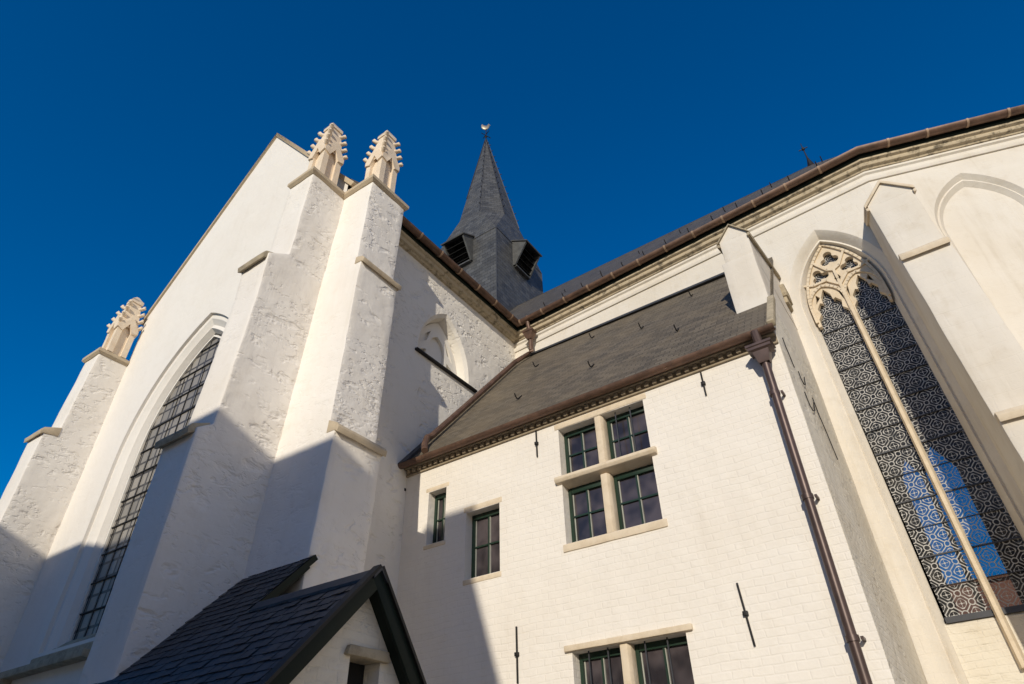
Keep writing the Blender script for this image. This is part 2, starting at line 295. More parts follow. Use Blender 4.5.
class MB:
    def __init__(s): s.bm = bmesh.new(); s.uvl = s.bm.loops.layers.uv.new('UVMap')
    def face(s, pts, uv=None):
        f = s.bm.faces.new([s.bm.verts.new(p) for p in pts])
        if uv:
            for l, q in zip(f.loops, uv): l[s.uvl].uv = q
        return f
    def uvquad(s, pts):
        """planar face with UVs in metres: u along the first edge, v square to it"""
        P = [Vector(p) for p in pts]; a = (P[1]-P[0]).normalized(); n = (P[1]-P[0]).cross(P[-1]-P[0]).normalized(); b = n.cross(a)
        return s.face(pts, [((p-P[0]).dot(a), (p-P[0]).dot(b)) for p in P])
    def box(s, x0, x1, y0, y1, z0, z1):
        s.prism([(x0, y0), (x1, y0), (x1, y1), (x0, y1)], lambda a, b, d: (a, b, d), z0, z1); return s
    def prism(s, poly, fn, d0, d1):
        """poly of (a,b) extruded from depth d0 to d1; fn(a,b,d) gives the point"""
        v0 = [s.bm.verts.new(fn(a, b, d0)) for a, b in poly]; v1 = [s.bm.verts.new(fn(a, b, d1)) for a, b in poly]
        n = len(poly); s.bm.faces.new(v0[::-1]); s.bm.faces.new(v1)
        for i in range(n): s.bm.faces.new((v0[i], v0[(i+1) % n], v1[(i+1) % n], v1[i]))
        return s
    def obox(s, c, ax, ay, az):
        """oriented box: centre and three half-axis vectors"""
        c = Vector(c); ax, ay, az = Vector(ax), Vector(ay), Vector(az)
        q = [c+i*ax+j*ay+k*az for k in (-1, 1) for i, j in ((-1, -1), (1, -1), (1, 1), (-1, 1))]
        v = [s.bm.verts.new(p) for p in q]
        for f in ((3, 2, 1, 0), (4, 5, 6, 7), (0, 1, 5, 4), (1, 2, 6, 5), (2, 3, 7, 6), (3, 0, 4, 7)): s.bm.faces.new([v[i] for i in f])
        return s
    def beam(s, p, q, w, h, upv=(0, 0, 1)):
        p, q = Vector(p), Vector(q); d = (q-p); x = d.normalized(); y = Vector(upv).cross(x).normalized(); z = x.cross(y)
        return s.obox((p+q)/2, d/2, y*w/2, z*h/2)
    def tube(s, pts, r, seg=10, cap=True):
        P = [Vector(p) for p in pts]; rings = []
        ref = Vector((0.31, 0.2, 0.93))
        for i, p in enumerate(P):
            d = (P[min(i+1, len(P)-1)]-P[max(i-1, 0)]).normalized()
            a = ref.cross(d)
            if a.length < 1e-3: a = Vector((1, 0, 0)).cross(d)
            a.normalize(); b = d.cross(a); rr = r[i] if isinstance(r, (list, tuple)) else r
            rings.append([s.bm.verts.new(p+rr*(math.cos(2*math.pi*k/seg)*a+math.sin(2*math.pi*k/seg)*b)) for k in range(seg)])
        for A, B in zip(rings, rings[1:]):
            for k in range(seg): s.bm.faces.new((A[k], A[(k+1) % seg], B[(k+1) % seg], B[k]))
        if cap: s.bm.faces.new(rings[0][::-1]); s.bm.faces.new(rings[-1])
        return s
    def loft(s, loops, close=True):
        L = [[s.bm.verts.new(p) for p in lp] for lp in loops]; n = len(L[0])
        for A, B in zip(L, L[1:]):
            for i in range(n if close else n-1):
                j = (i+1) % n
                s.bm.faces.new((A[i], A[j], B[j], B[i]))
        return L
    def plate(s, outer, holes, fn):
        """flat sheet with holes in (u,v); fn(u,v) gives the point; UV = (u,v)"""
        polys = [[Vector((a, b, 0)) for a, b in outer]] + [[Vector((a, b, 0)) for a, b in h] for h in holes]
        flat = [q for p in polys for q in p]; vs_ = [s.bm.verts.new(fn(q.x, q.y)) for q in flat]
        for t in tessellate_polygon(polys):
            try: f = s.bm.faces.new([vs_[i] for i in t])
            except ValueError: continue
            for l, i in zip(f.loops, t): l[s.uvl].uv = (flat[i].x, flat[i].y)
        return vs_
    def solid_plate(s, outer, holes, fn, d0, d1):
        """plate with thickness between depths d0 and d1; fn(u,v,d)"""
        s.plate(outer, holes, lambda a, b: fn(a, b, d0)); s.plate(outer, holes, lambda a, b: fn(a, b, d1))
        for lp in [outer]+list(holes):
            s.loft([[fn(a, b, d0) for a, b in lp], [fn(a, b, d1) for a, b in lp]])
        return s
    def sweep(s, prof, path, closed_prof=True):
        """prof of (outward offset, z) swept along an XY path with mitres; outward is to the right of travel"""
        rings = []
        P = [Vector(p) for p in path]
        for i, p in enumerate(P):
            ns = []
            if i > 0: d = (p-P[i-1]).normalized(); ns.append(Vector((d.y, -d.x)))
            if i < len(P)-1: d = (P[i+1]-p).normalized(); ns.append(Vector((d.y, -d.x)))
            if len(ns) == 2:
                m = (ns[0]+ns[1]).normalized(); m = m/m.dot(ns[0])
            else: m = ns[0]
            rings.append([s.bm.verts.new((p.x+m.x*o, p.y+m.y*o, z)) for o, z in prof])
        n = len(prof)
        for A, B in zip(rings, rings[1:]):
            for k in range(n if closed_prof else n-1): s.bm.faces.new((A[k], A[(k+1) % n], B[(k+1) % n], B[k]))
        if closed_prof: s.bm.faces.new(rings[0][::-1]); s.bm.faces.new(rings[-1])
        return s
    def rough(s, L, amp, freq=1.5, bevel=0.012, keep=None):
        bm = s.bm; bmesh.ops.remove_doubles(bm, verts=bm.verts, dist=1e-5)
        if bevel:
            bmesh.ops.bevel(bm, geom=[e for e in bm.edges if len(e.link_faces) == 2 and e.calc_face_angle(0) > 0.35], offset=bevel, segments=2, profile=0.5, affect='EDGES', clamp_overlap=True)
        bmesh.ops.triangulate(bm, faces=[f for f in bm.faces if len(f.verts) > 4])
        for it in range(7):
            es = [e for e in bm.edges if e.calc_length() > L]
            if not es: break
            bmesh.ops.subdivide_edges(bm, edges=es, cuts=1, use_grid_fill=True)
            bmesh.ops.triangulate(bm, faces=[f for f in bm.faces if len(f.verts) > 4])
        for v in bm.verts:
            p = v.co*freq
            d = noise.noise_vector(p)*0.6 + noise.noise_vector(p*3.1)*0.4 + noise.noise_vector(p*8.3)*0.16
            v.co += d*amp
        return s
    def build(s, name, mat, parent, bevel=0.0, angle=32, label=None):
        bm = s.bm
        if bevel:
            bmesh.ops.remove_doubles(bm, verts=bm.verts, dist=1e-5)
            bmesh.ops.bevel(bm, geom=[e for e in bm.edges if len(e.link_faces) == 2 and e.calc_face_angle(0) > 0.5], offset=bevel, segments=2, profile=0.5, affect='EDGES', clamp_overlap=True)
        bmesh.ops.recalc_face_normals(bm, faces=bm.faces)
        off = root_of(parent).location if parent else Vector((0, 0, 0))
        bmesh.ops.translate(bm, verts=bm.verts, vec=-off)
        me = bpy.data.meshes.new(name); bm.to_mesh(me); bm.free()
        me.materials.append(mat); me.shade_smooth(); me.set_sharp_from_angle(angle=R(angle))
        o = bpy.data.objects.new(name, me); scene.collection.objects.link(o)
        if parent: o.parent = parent
        if label: o['label'] = label
        return o

def arch(cx, hw, zb, zs, rise, n=14, lean=0.0, zref=0.0):
    """pointed (or round) arch outline, counted from bottom left up and over to bottom right"""
    r = (rise*rise+hw*hw)/(2*hw); pts = [(cx-hw, zb)]
    a_end = math.atan2(rise, -(r-hw) if False else (hw-r))  # angle of the apex seen from the left arc's centre (cx-hw+r, zs)
    a_end = math.acos(max(-1, min(1, (hw-r)/r*-1)))
    for i in range(n+1):
        a = a_end*i/n
        pts.append((cx-hw+r-r*math.cos(a), zs+r*math.sin(a)))
    right = [(2*cx-x, z) for x, z in pts[:-1]][::-1]
    pts += right
    if lean: pts = [(x+lean*(zref-z), z) for x, z in pts]
    return pts

def trefoil(cx, cz, r, rot=0, n=9):
    pts = []
    for k in range(3):
        a0 = R(90+120*k)+rot; c = (cx+r*0.56*math.cos(a0), cz+r*0.56*math.sin(a0)); rr = r*0.46
        for i in range(n):
            a = a0-R(118)+R(236)*i/(n-1); pts.append((c[0]+rr*math.cos(a), c[1]+rr*math.sin(a)))
    return pts

# ------------------------------------------------------------------ ground
g = MB(); N = 24
for i in range(N):
    for j in range(N):
        s_ = 1500/N; x, y = -750+i*s_, -750+j*s_
        g.face([(x, y, 0), (x+s_, y, 0), (x+s_, y+s_, 0), (x, y+s_, 0)])
go = g.build('ground', M['ground'], None); tag(go, 'paved ground around the white church', 'ground', kind='structure')

# ================================================================== CHURCH
church = empty('church', (-7.85, 11.7, 0), 'large white limewashed gothic church with slate spire, pinnacled gable and traceried windows', 'church')
XW, YG = -7.85, 5.48                        # transept's east wall and gable wall
A2, B2 = Vector((-7.85, 11.72)), Vector((1.25, 11.22))
C2 = B2 + Vector((3.05, 0.95)).normalized()*4.0
D2, E2, F2, G2 = Vector((7.3, 15.4)), Vector((5.0, 18.5)), Vector((1.25, 19.45)), Vector((-7.85, 19.1))
def frame(o, t):
    t = t.normalized(); n = Vector((-t.y, t.x))   # n points into the building
    return lambda u, z, d=0.0: (o.x+t.x*u+n.x*d, o.y+t.y*u+n.y*d, z)
HW = 12.75

# --- transept gable wall with its great window
gx = frame(Vector((0, YG)), Vector((1, 0)))
WC = -12.05
outer = arch(WC, 2.05, 4.45, 8.15, 3.25, 18); mid1 = arch(WC, 1.95, 4.45, 8.15, 3.12, 18); mid2 = arch(WC, 1.83, 4.45, 8.15, 2.98, 18); mid3 = arch(WC, 1.75, 4.45, 8.15, 2.88, 18)
inner = arch(WC, 1.68, 4.62, 8.15, 2.80, 18)
w = MB()
w.plate([(-15.5, 0), (-7.88, 0), (-7.88, 12.95), (-11.7, 17.85), (-15.5, 12.95)], [outer], gx)
w.loft([[gx(a, b, 0) for a, b in outer], [gx(a, b, 0.07) for a, b in outer], [gx(a, b, 0.07) for a, b in mid1], [gx(a, b, 0.16) for a, b in mid2],
        [gx(a, b, 0.13) for a, b in mid3], [gx(a, b, 0.25) for a, b in inner]])
w.build('gable_wall', M['wall'], church)
win = MB(); win.plate(inner, [], lambda a, b: gx(a, b, 0.28)); win = win.build('gable_window', M['quarry'], church, label='great pointed leaded window in the gable wall')
tr = MB()
in2 = arch(WC, 1.64, 4.63, 8.15, 2.75, 18); in3 = arch(WC, 1.60, 4.63, 8.15, 2.70, 18)
tr.loft([[gx(a, b, 0.277) for a, b in in2], [gx(a, b, 0.235) for a, b in in2], [gx(a, b, 0.235) for a, b in in3], [gx(a, b, 0.277) for a, b in in3]], False)
tr.build('inner_frame', M['smooth'], win)
bars = MB()
for k in range(11):
    z = 5.1+0.55*k; hw = 1.6 if z < 8.3 else 1.6*math.sqrt(max(0.03, 1-((z-8.15)/2.75)**2))*0.96
    bars.beam(gx(WC-hw, z, 0.262), gx(WC+hw, z, 0.262), 0.02, 0.022)
for k in range(9):
    x = WC-1.5+0.375*k; zt = 10.0 if abs(x-WC) < 1.0 else 9.0
    bars.beam(gx(x, 4.65, 0.27), gx(x, zt, 0.27), 0.012, 0.012, (0, 1, 0))
bars.build('glazing_bars', M['iron'], win)
sl = MB(); sl.prism([(0.25, 4.64), (0.25, 4.25), (-0.03, 4.25), (-0.03, 4.36)], lambda d, z, x: gx(x, z, d), -14.2, -9.9)
sl.build('window_sill', M['ledge'], win)
hm = MB(); hm.prism([(-14.85, 2.0), (-14.85, 4.22), (-12.0, 4.22), (-12.0, 4.10), (-14.72, 4.10), (-14.72, 2.0)], gx, -0.20, 0.02)
hm.build('string_course', M['ledge'], church, bevel=0.01)
# gable coping
cp = MB()
for a, b in (((-15.62, 12.75), (-11.7, 17.84)), ((-7.72, 12.72), (-11.7, 17.84))):
    A, B = Vector((a[0], 0, a[1])), Vector((b[0], 0, b[1])); d = (B-A).normalized(); nn = Vector((-d.z, 0, d.x)); nn = nn if nn.z > 0 else -nn
    cp.prism([(A.x, A.z), (B.x, B.z), (B.x+nn.x*0.0, B.z+0.14), (A.x+nn.x*0.11, A.z+nn.z*0.11)], gx, -0.05, 0.45)
cp.build('gable_coping', M['tan'], church, bevel=0.01)

# --- transept east wall with its small blind window
sx = lambda u, z, d=0.0: (XW-d, u, z)
so_ = arch(8.86, 0.88, 9.98, 10.1, 1.45, 14); si = arch(8.86, 0.80, 9.98, 10.1, 1.36, 14); sn = arch(8.86, 0.75, 9.98, 10.1, 1.29, 14)
w = MB(); w.plate([(YG, 0), (11.80, 0), (11.80, 12.75), (YG, 12.75)], [so_], sx)
w.loft([[sx(a, b, 0) for a, b in so_], [sx(a, b, 0.06) for a, b in si], [sx(a, b, 0.34) for a, b in sn]])
w.build('transept_side_wall', M['sidewall'], church)
bw = MB(); bw.plate(sn, [], lambda a, b: sx(a, b, 0.33)); bw = bw.build('blind_window', M['smooth'], church, label='small pointed blind window painted white on the transept side')
tr = MB()
tr.solid_plate(sn, [arch(8.86, 0.28, 10.02, 10.55, 0.42, 8), [(8.24, 10.03), (8.50, 10.03), (8.50, 10.42), (8.28, 10.3)], [(9.22, 10.03), (9.48, 10.03), (9.44, 10.3), (9.22, 10.42)],
                [(8.30, 10.5), (8.50, 10.66), (8.62, 11.0), (8.45, 10.83)], [(9.42, 10.5), (9.27, 10.83), (9.10, 11.0), (9.22, 10.66)]], sx, 0.25, 0.32)
tr.build('tracery', M['smooth'], bw)
sl = MB(); sl.prism([(-0.08, 9.91), (-0.08, 9.955), (0.36, 10.04), (0.36, 9.91)], lambda d, z, y: sx(y, z, d), 7.90, 9.98)
sl.build('window_sill', M['iron'], bw, bevel=0.008)
# rest of the transept and nave, closed so the inside is dark
w = MB()
w.face([(-15.5, YG, 0), (-15.5, 25, 0), (-15.5, 25, 12.8), (-15.5, YG, 12.8)])
w.face([(-7.85, 19.0, 0), (-7.85, 25, 0), (-7.85, 25, 12.8), (-7.85, 19.0, 12.8)])
w.plate([(-15.5, 0), (-7.85, 0), (-7.85, 12.8), (-11.7, 17.6), (-15.5, 12.8)], [], lambda a, b: (a, 25, b))
for y in (11.6, 19.0): w.face([(-34, y, 0), (-15.5, y, 0), (-15.5, y, 12.8), (-34, y, 12.8)])
w.plate([(11.6, 0), (19.0, 0), (19.0, 12.8), (15.3, 17.5), (11.6, 12.8)], [], lambda a, b: (-34, a, b))
w.build('nave_wall', M['wall'], church)

# --- choir walls
cf = frame(A2, B2-A2); LC = (B2-A2).length
uw = 0.03+7.85                               # window centre along the wall
LEAN, ZR = 0.02, 9.8
def choir_arch(hw, zb, zs, rise, n=16): return [(x*1.0, z) for x, z in arch(uw, hw, zb, zs, rise, n, LEAN, ZR)]
co = choir_arch(0.94, 2.2, 9.85, 1.72); c1 = choir_arch(0.88, 2.2, 9.85, 1.64); c2_ = choir_arch(0.80, 2.2, 9.85, 1.56); c3 = choir_arch(0.77, 2.2, 9.85, 1.50); ci = choir_arch(0.68, 2.2, 9.85, 1.50)
w = MB(); w.plate([(0, 0), (LC, 0), (LC, 12.75), (0, 12.75)], [co], cf)
w.loft([[cf(a, b, 0) for a, b in co], [cf(a, b, 0.05) for a, b in c1], [cf(a, b, 0.17) for a, b in c2_], [cf(a, b, 0.15) for a, b in c3], [cf(a, b, 0.40) for a, b in ci]])
ff = frame(B2, C2-B2); LF = (C2-B2).length
bo = arch(1.54, 0.86, 3.0, 10.45, 1.32, 14); b1_ = arch(1.54, 0.80, 3.0, 10.45, 1.22, 14); b2_ = arch(1.54, 0.70, 3.0, 10.45, 1.08, 14)
w.plate([(0, 0), (LF, 0), (LF, 12.75), (0, 12.75)], [bo], ff)
b15 = arch(1.54, 0.77, 3.0, 10.45, 1.18, 14)
w.loft([[ff(a, b, 0) for a, b in bo], [ff(a, b, 0.09) for a, b in b1_], [ff(a, b, 0.075) for a, b in b15], [ff(a, b, 0.16) for a, b in b2_]])
w.plate(b2_, [], lambda a, b: ff(a, b, 0.16))
w.build('choir_wall', M['choirwall'], church)
nw = frame(F2, G2-F2); LN = (G2-F2).length
w = MB()
for P, Q in ((C2, D2), (D2, E2), (E2, F2)): w.face([(P.x, P.y, 0), (Q.x, Q.y, 0), (Q.x, Q.y, 12.75), (P.x, P.y, 12.75)])
w.build('apse_wall', M['choirwall'], church)
w = MB()
nh = [[(0.48, 5.2), (1.20, 5.2), (1.20, 9.2), (0.84, 9.9), (0.48, 9.2)], [(1.32, 5.2), (1.76, 5.2), (1.76, 9.2), (1.54, 9.7), (1.32, 9.2)]]
w.plate([(0, 0), (LN, 0), (LN, 12.75), (0, 12.75)], nh, nw)
w.build('north_wall', M['inner'], church)

# choir window
gl = MB(); gl.plate([(a, max(b, 4.0)) for a, b in ci], [], lambda a, b: cf(a, b, 0.385)); gl = gl.build('choir_window', M['leaded'], church, label='tall two-light window with rings of leading and sandstone tracery')
def lx(x, z): return uw+x+LEAN*(ZR-z)
t = MB()
plate_out = [(lx(-0.67, 9.45), 9.45)] + [p for p in ci if p[1] > 9.5] + [(lx(0.66, 9.45), 9.45)]
def lancet(c):
    """head of one light with cusps"""
    q = [(c-0.28, 9.45), (c-0.275, 9.62), (c-0.20, 9.72), (c-0.23, 9.86), (c-0.15, 9.98), (c-0.10, 9.95), (c-0.09, 10.10), (c, 10.27),
         (c+0.09, 10.10), (c+0.10, 9.95), (c+0.15, 9.98), (c+0.23, 9.86), (c+0.20, 9.72), (c+0.275, 9.62), (c+0.28, 9.45)]
    return q
# open bottom: cut lancet heads as notches in the outline
out = [(lx(-0.67, 9.45), 9.45)] + [p for p in ci[1:-1] if p[1] > 9.5] + [(lx(0.67, 9.45), 9.45)]
out += [(lx(x, z), z) for x, z in lancet(0.335)[::-1]]
out += [(lx(x, z), z) for x, z in lancet(-0.335)[::-1]]
holes = [trefoil(lx(0, 10.93), 10.93, 0.185), trefoil(lx(-0.29, 10.58), 10.60, 0.175, R(18)), trefoil(lx(0.29, 10.58), 10.60, 0.175, R(-18)),
         [(lx(-0.06, 10.40), 10.40), (lx(0, 10.26), 10.26), (lx(0.06, 10.40), 10.40), (lx(0, 10.55), 10.55)],
         [(lx(-0.50, 10.20), 10.20), (lx(-0.55, 9.98), 9.98), (lx(-0.44, 10.10), 10.10)], [(lx(0.50, 10.20), 10.20), (lx(0.44, 10.10), 10.10), (lx(0.55, 9.98), 9.98)],
         [(lx(-0.10, 10.12), 10.12), (lx(-0.06, 9.86), 9.86), (lx(-0.03, 10.13), 10.13)], [(lx(0.10, 10.12), 10.12), (lx(0.03, 10.13), 10.13), (lx(0.06, 9.86), 9.86)]]
t.solid_plate(out, holes, cf, 0.27, 0.37)
# raised mouldings: arches over the two lights, the mullion and its branches
def poly_band(mb, pts, w_, d0, d1):
    n_ = len(pts)
    for k in range(n_-1):
        a, b = Vector(pts[k]), Vector(pts[k+1]); d = (b-a).normalized(); nn = Vector((-d.y, d.x))*w_/2; e = d*w_*0.2
        mb.prism([tuple(a-nn-e), tuple(b-nn+e), tuple(b+nn+e), tuple(a+nn-e)], cf, d0, d1+0.0003*k)
for c in (-0.335, 0.335):
    poly_band(t, [(lx(x-0.0, z), z) for x, z in arch(c, 0.325, 9.55, 9.9, 0.44, 7)], 0.05, 0.225, 0.275)
poly_band(t, [(lx(0, z), z) for z in (10.1, 10.35, 10.62)], 0.05, 0.222, 0.276)
poly_band(t, [(lx(x, z), z) for x, z in ((-0.64, 10.5), (-0.45, 10.42), (-0.2, 10.42), (0, 10.2))], 0.045, 0.228, 0.277)
poly_band(t, [(lx(x, z), z) for x, z in ((0.64, 10.5), (0.45, 10.42), (0.2, 10.42), (0, 10.2))], 0.045, 0.229, 0.277)
poly_band(t, [(lx(x, z), z) for x, z in ((-0.30, 10.95), (-0.12, 10.66), (0, 10.60), (0.12, 10.66), (0.30, 10.95))], 0.045, 0.227, 0.277)
poly_band(t, [(x, z) for x, z in [(q[0]+(0.02 if q[0] < lx(0, q[1]) else -0.02), q[1]-0.02) for q in ci[1:-1] if q[1] > 9.5]], 0.05, 0.226, 0.2765)
t.build('tracery', M['pale'], gl, angle=25)
mu = MB(); mu.prism([(-0.055, 0.30), (-0.025, 0.22), (0.025, 0.22), (0.055, 0.30), (0.055, 0.36), (-0.055, 0.36)], lambda x, d, z: cf(lx(x, z), z, d), 3.3, 10.12)
mu.build('mullion', M['pale'], gl)
bars = MB()
for k in range(13):
    z = 4.05+0.44*k; th = 0.02 if k % 2 == 0 else 0.008
    bars.beam(cf(lx(-0.66, z), z, 0.366), cf(lx(0.66, z), z, 0.366), 0.03, th)
bars.beam(cf(lx(-0.66, 4.02), 4.02, 0.35), cf(lx(0.66, 4.02), 4.02, 0.35), 0.06, 0.08)
bars.build('glazing_bars', M['lead'], gl)
bp = MB(); bp.prism([(0.38, 3.99), (0.34, 3.95), (0.33, 2.2), (0.45, 2.2), (0.45, 3.99)], lambda d, z, x: cf(x+LEAN*(ZR-z)+uw, z, d), -0.70, 0.70)
bp.build('window_sill', M['endwall'], gl)

# --- cornice, fascia, gutter along transept and choir
PATH = [(XW, 5.62), (A2.x, A2.y), (B2.x, B2.y), (C2.x, C2.y), (D2.x, D2.y), (E2.x, E2.y)]
PATHC = PATH[1:]
c = MB(); c.sweep([(-0.05, 12.12), (0.035, 12.12), (0.05, 12.16), (0.05, 12.20), (0.02, 12.23), (0.02, 12.30), (0.06, 12.33), (0.06, 12.38), (-0.05, 12.38)], PATHC)
c.build('string_course', M['choirwall'], church)
c = MB(); c.sweep([(-0.05, 12.40), (0.07, 12.40), (0.09, 12.44), (0.15, 12.45), (0.17, 12.49), (0.17, 12.52), (0.23, 12.54), (0.24, 12.58), (-0.05, 12.58)], PATH)
c.rough(0.35, 0.012, 2.0, 0.0); c.build('cornice', M['cornice'], church)
c = MB(); c.sweep([(-0.05, 12.583), (0.25, 12.583), (0.27, 12.60), (0.27, 12.69), (-0.05, 12.69)], PATH); c.build('fascia', M['dkgreen'], church)
def gutter_prof(o, z, r, n=7, th=0.012):
    a = [(o+r*math.cos(math.pi+math.pi*i/n), z+r*math.sin(math.pi+math.pi*i/n)) for i in range(n+1)]
    b = [(o+(r-th)*math.cos(2*math.pi-math.pi*i/n), z+(r-th)*math.sin(2*math.pi-math.pi*i/n)) for i in range(n+1)]
    return a+b
c = MB(); c.sweep(gutter_prof(0.37, 12.72, 0.095), PATH); gut = c.build('gutter', M['copper'], church)
def straps(path, o, z, r, step, parent, mat, start=0.3):
    for P, Q in zip(path, path[1:]):
        P, Q = Vector(P), Vector(Q); d = (Q-P); L = d.length; d.normalize(); n = Vector((d.y, -d.x)); s_ = start
        while s_ < L-0.1:
            b = MB(); prof = gutter_prof(o, z, r+0.012, 6, 0.02)
            p0, p1 = P+d*(s_-0.022), P+d*(s_+0.022)
            b.sweep(prof, [tuple(p0), tuple(p1)]); b.build('bracket', mat, parent); s_ += step
straps(PATH[:2], 0.37, 12.72, 0.095, 0.72, gut, M['copperbr']); straps(PATH[1:4], 0.37, 12.72, 0.095, 0.72, gut, M['copperbr'], 0.5)

# --- roofs
def roof_plane(mb, pts, th=0.06):
    P = [Vector(p) for p in pts]; mb.uvquad(P)
    n = (P[1]-P[0]).cross(P[-1]-P[0]).normalized()
    if n.z < 0: n = -n
    mb.uvquad([p-n*th for p in P][::-1])
    for i in range(len(P)):
        a, b = P[i], P[(i+1) % len(P)]; mb.face([a, b, b-n*th, a-n*th])
RG = Vector((0.6, 15.3, 17.55)); ZE = 12.76
def eo(p, o):
    return p
def off_path(path, o):
    mb = MB(); res = []
    P = [Vector(p) for p in path]
    for i, p in enumerate(P):
        ns = []
        if i > 0: d = (p-P[i-1]).normalized(); ns.append(Vector((d.y, -d.x)))
        if i < len(P)-1: d = (P[i+1]-p).normalized(); ns.append(Vector((d.y, -d.x)))
        m = (ns[0]+ns[-1]).normalized(); m = m/m.dot(ns[0]); res.append(p+m*o)
    mb.bm.free(); return res
EP = off_path([tuple(A2), tuple(B2), tuple(C2), tuple(D2), tuple(E2), tuple(F2), tuple(G2)], 0.34)
r = MB()
W0 = Vector((-11.7, EP[0].y+0.2, ZE)); RW = Vector((-34, 15.4, 17.5)); RM = Vector((-11.7, 15.4, 17.5))
roof_plane(r, [(-11.9, EP[0].y+0.22, ZE), (EP[1].x, EP[1].y, ZE), RG, (-11.9, 15.35, 17.5)])
for a, b in zip(EP[1:-2], EP[2:-1]): roof_plane(r, [(a.x, a.y, ZE), (b.x, b.y, ZE), RG])
roof_plane(r, [(EP[5].x, EP[5].y, ZE), (-11.9, EP[6].y, ZE), (-11.9, 15.35, 17.5), RG])
choir_roof = r.build('choir_roof', M['slate_choir'], church)
r = MB()
roof_plane(r, [(-7.50, YG+0.12, ZE), (-7.50, 25.2, ZE), (-11.7, 25.2, 17.55), (-11.7, YG+0.12, 17.55)])
roof_plane(r, [(-15.9, 25.2, ZE), (-15.9, YG+0.12, ZE), (-11.7, YG+0.12, 17.55), (-11.7, 25.2, 17.55)])
r.build('transept_roof', M['slate_choir'], church)
r = MB()
roof_plane(r, [(-34, 11.3, ZE), (-11.5, 11.3, ZE), (-11.5, 15.35, 17.5), (-34, 15.35, 17.5)])
roof_plane(r, [(-11.5, 19.4, ZE), (-34, 19.4, ZE), (-34, 15.35, 17.5), (-11.5, 15.35, 17.5)])
r.build('nave_roof', M['slate_choir'], church)
def hook(p, upv, parent, s_=0.16):
    p = Vector(p); u = Vector(upv).normalized(); n = Vector((0, -u.z, u.y)).normalized()
    if n.z < 0: n = -n
    b = MB(); b.tube([p+u*s_*1.2+n*0.01, p+n*0.02, p-u*s_*0.25+n*0.03, p-u*s_*0.35+n*0.09, p-u*s_*0.2+n*0.15], 0.013, 6)
    b.build('roof_hook', M['iron'], parent)
sl_c = Vector((0, 4.1, 4.6)).normalized()
for i in range(13):
    for row_ in (0.55, 1.5):
        x = -7.0+i*0.62+row_*0.2; yb = EP[0].y+(EP[1].y-EP[0].y)*(x-EP[0].x)/(EP[1].x-EP[0].x)
        if row_ > 1 and i % 2: continue
        hook((x, yb+row_, ZE+row_*1.13), sl_c, choir_roof, 0.13)
fi = MB(); fi.tube([RG+Vector((0, 0, -0.1)), RG+Vector((0, 0, 0.25)), RG+Vector((0, 0, 0.4)), RG+Vector((0, 0, 1.05))], [0.12, 0.04, 0.02, 0.01], 8)
fi.tube([RG+Vector((-0.13, 0, 0.78)), RG+Vector((0.13, 0, 0.78))], 0.018, 6); fi.tube([RG+Vector((0, 0, 0.73)), RG+Vector((0, 0, 0.83))], [0.04, 0.04], 8)
fi.build('roof_finial', M['iron'], church)

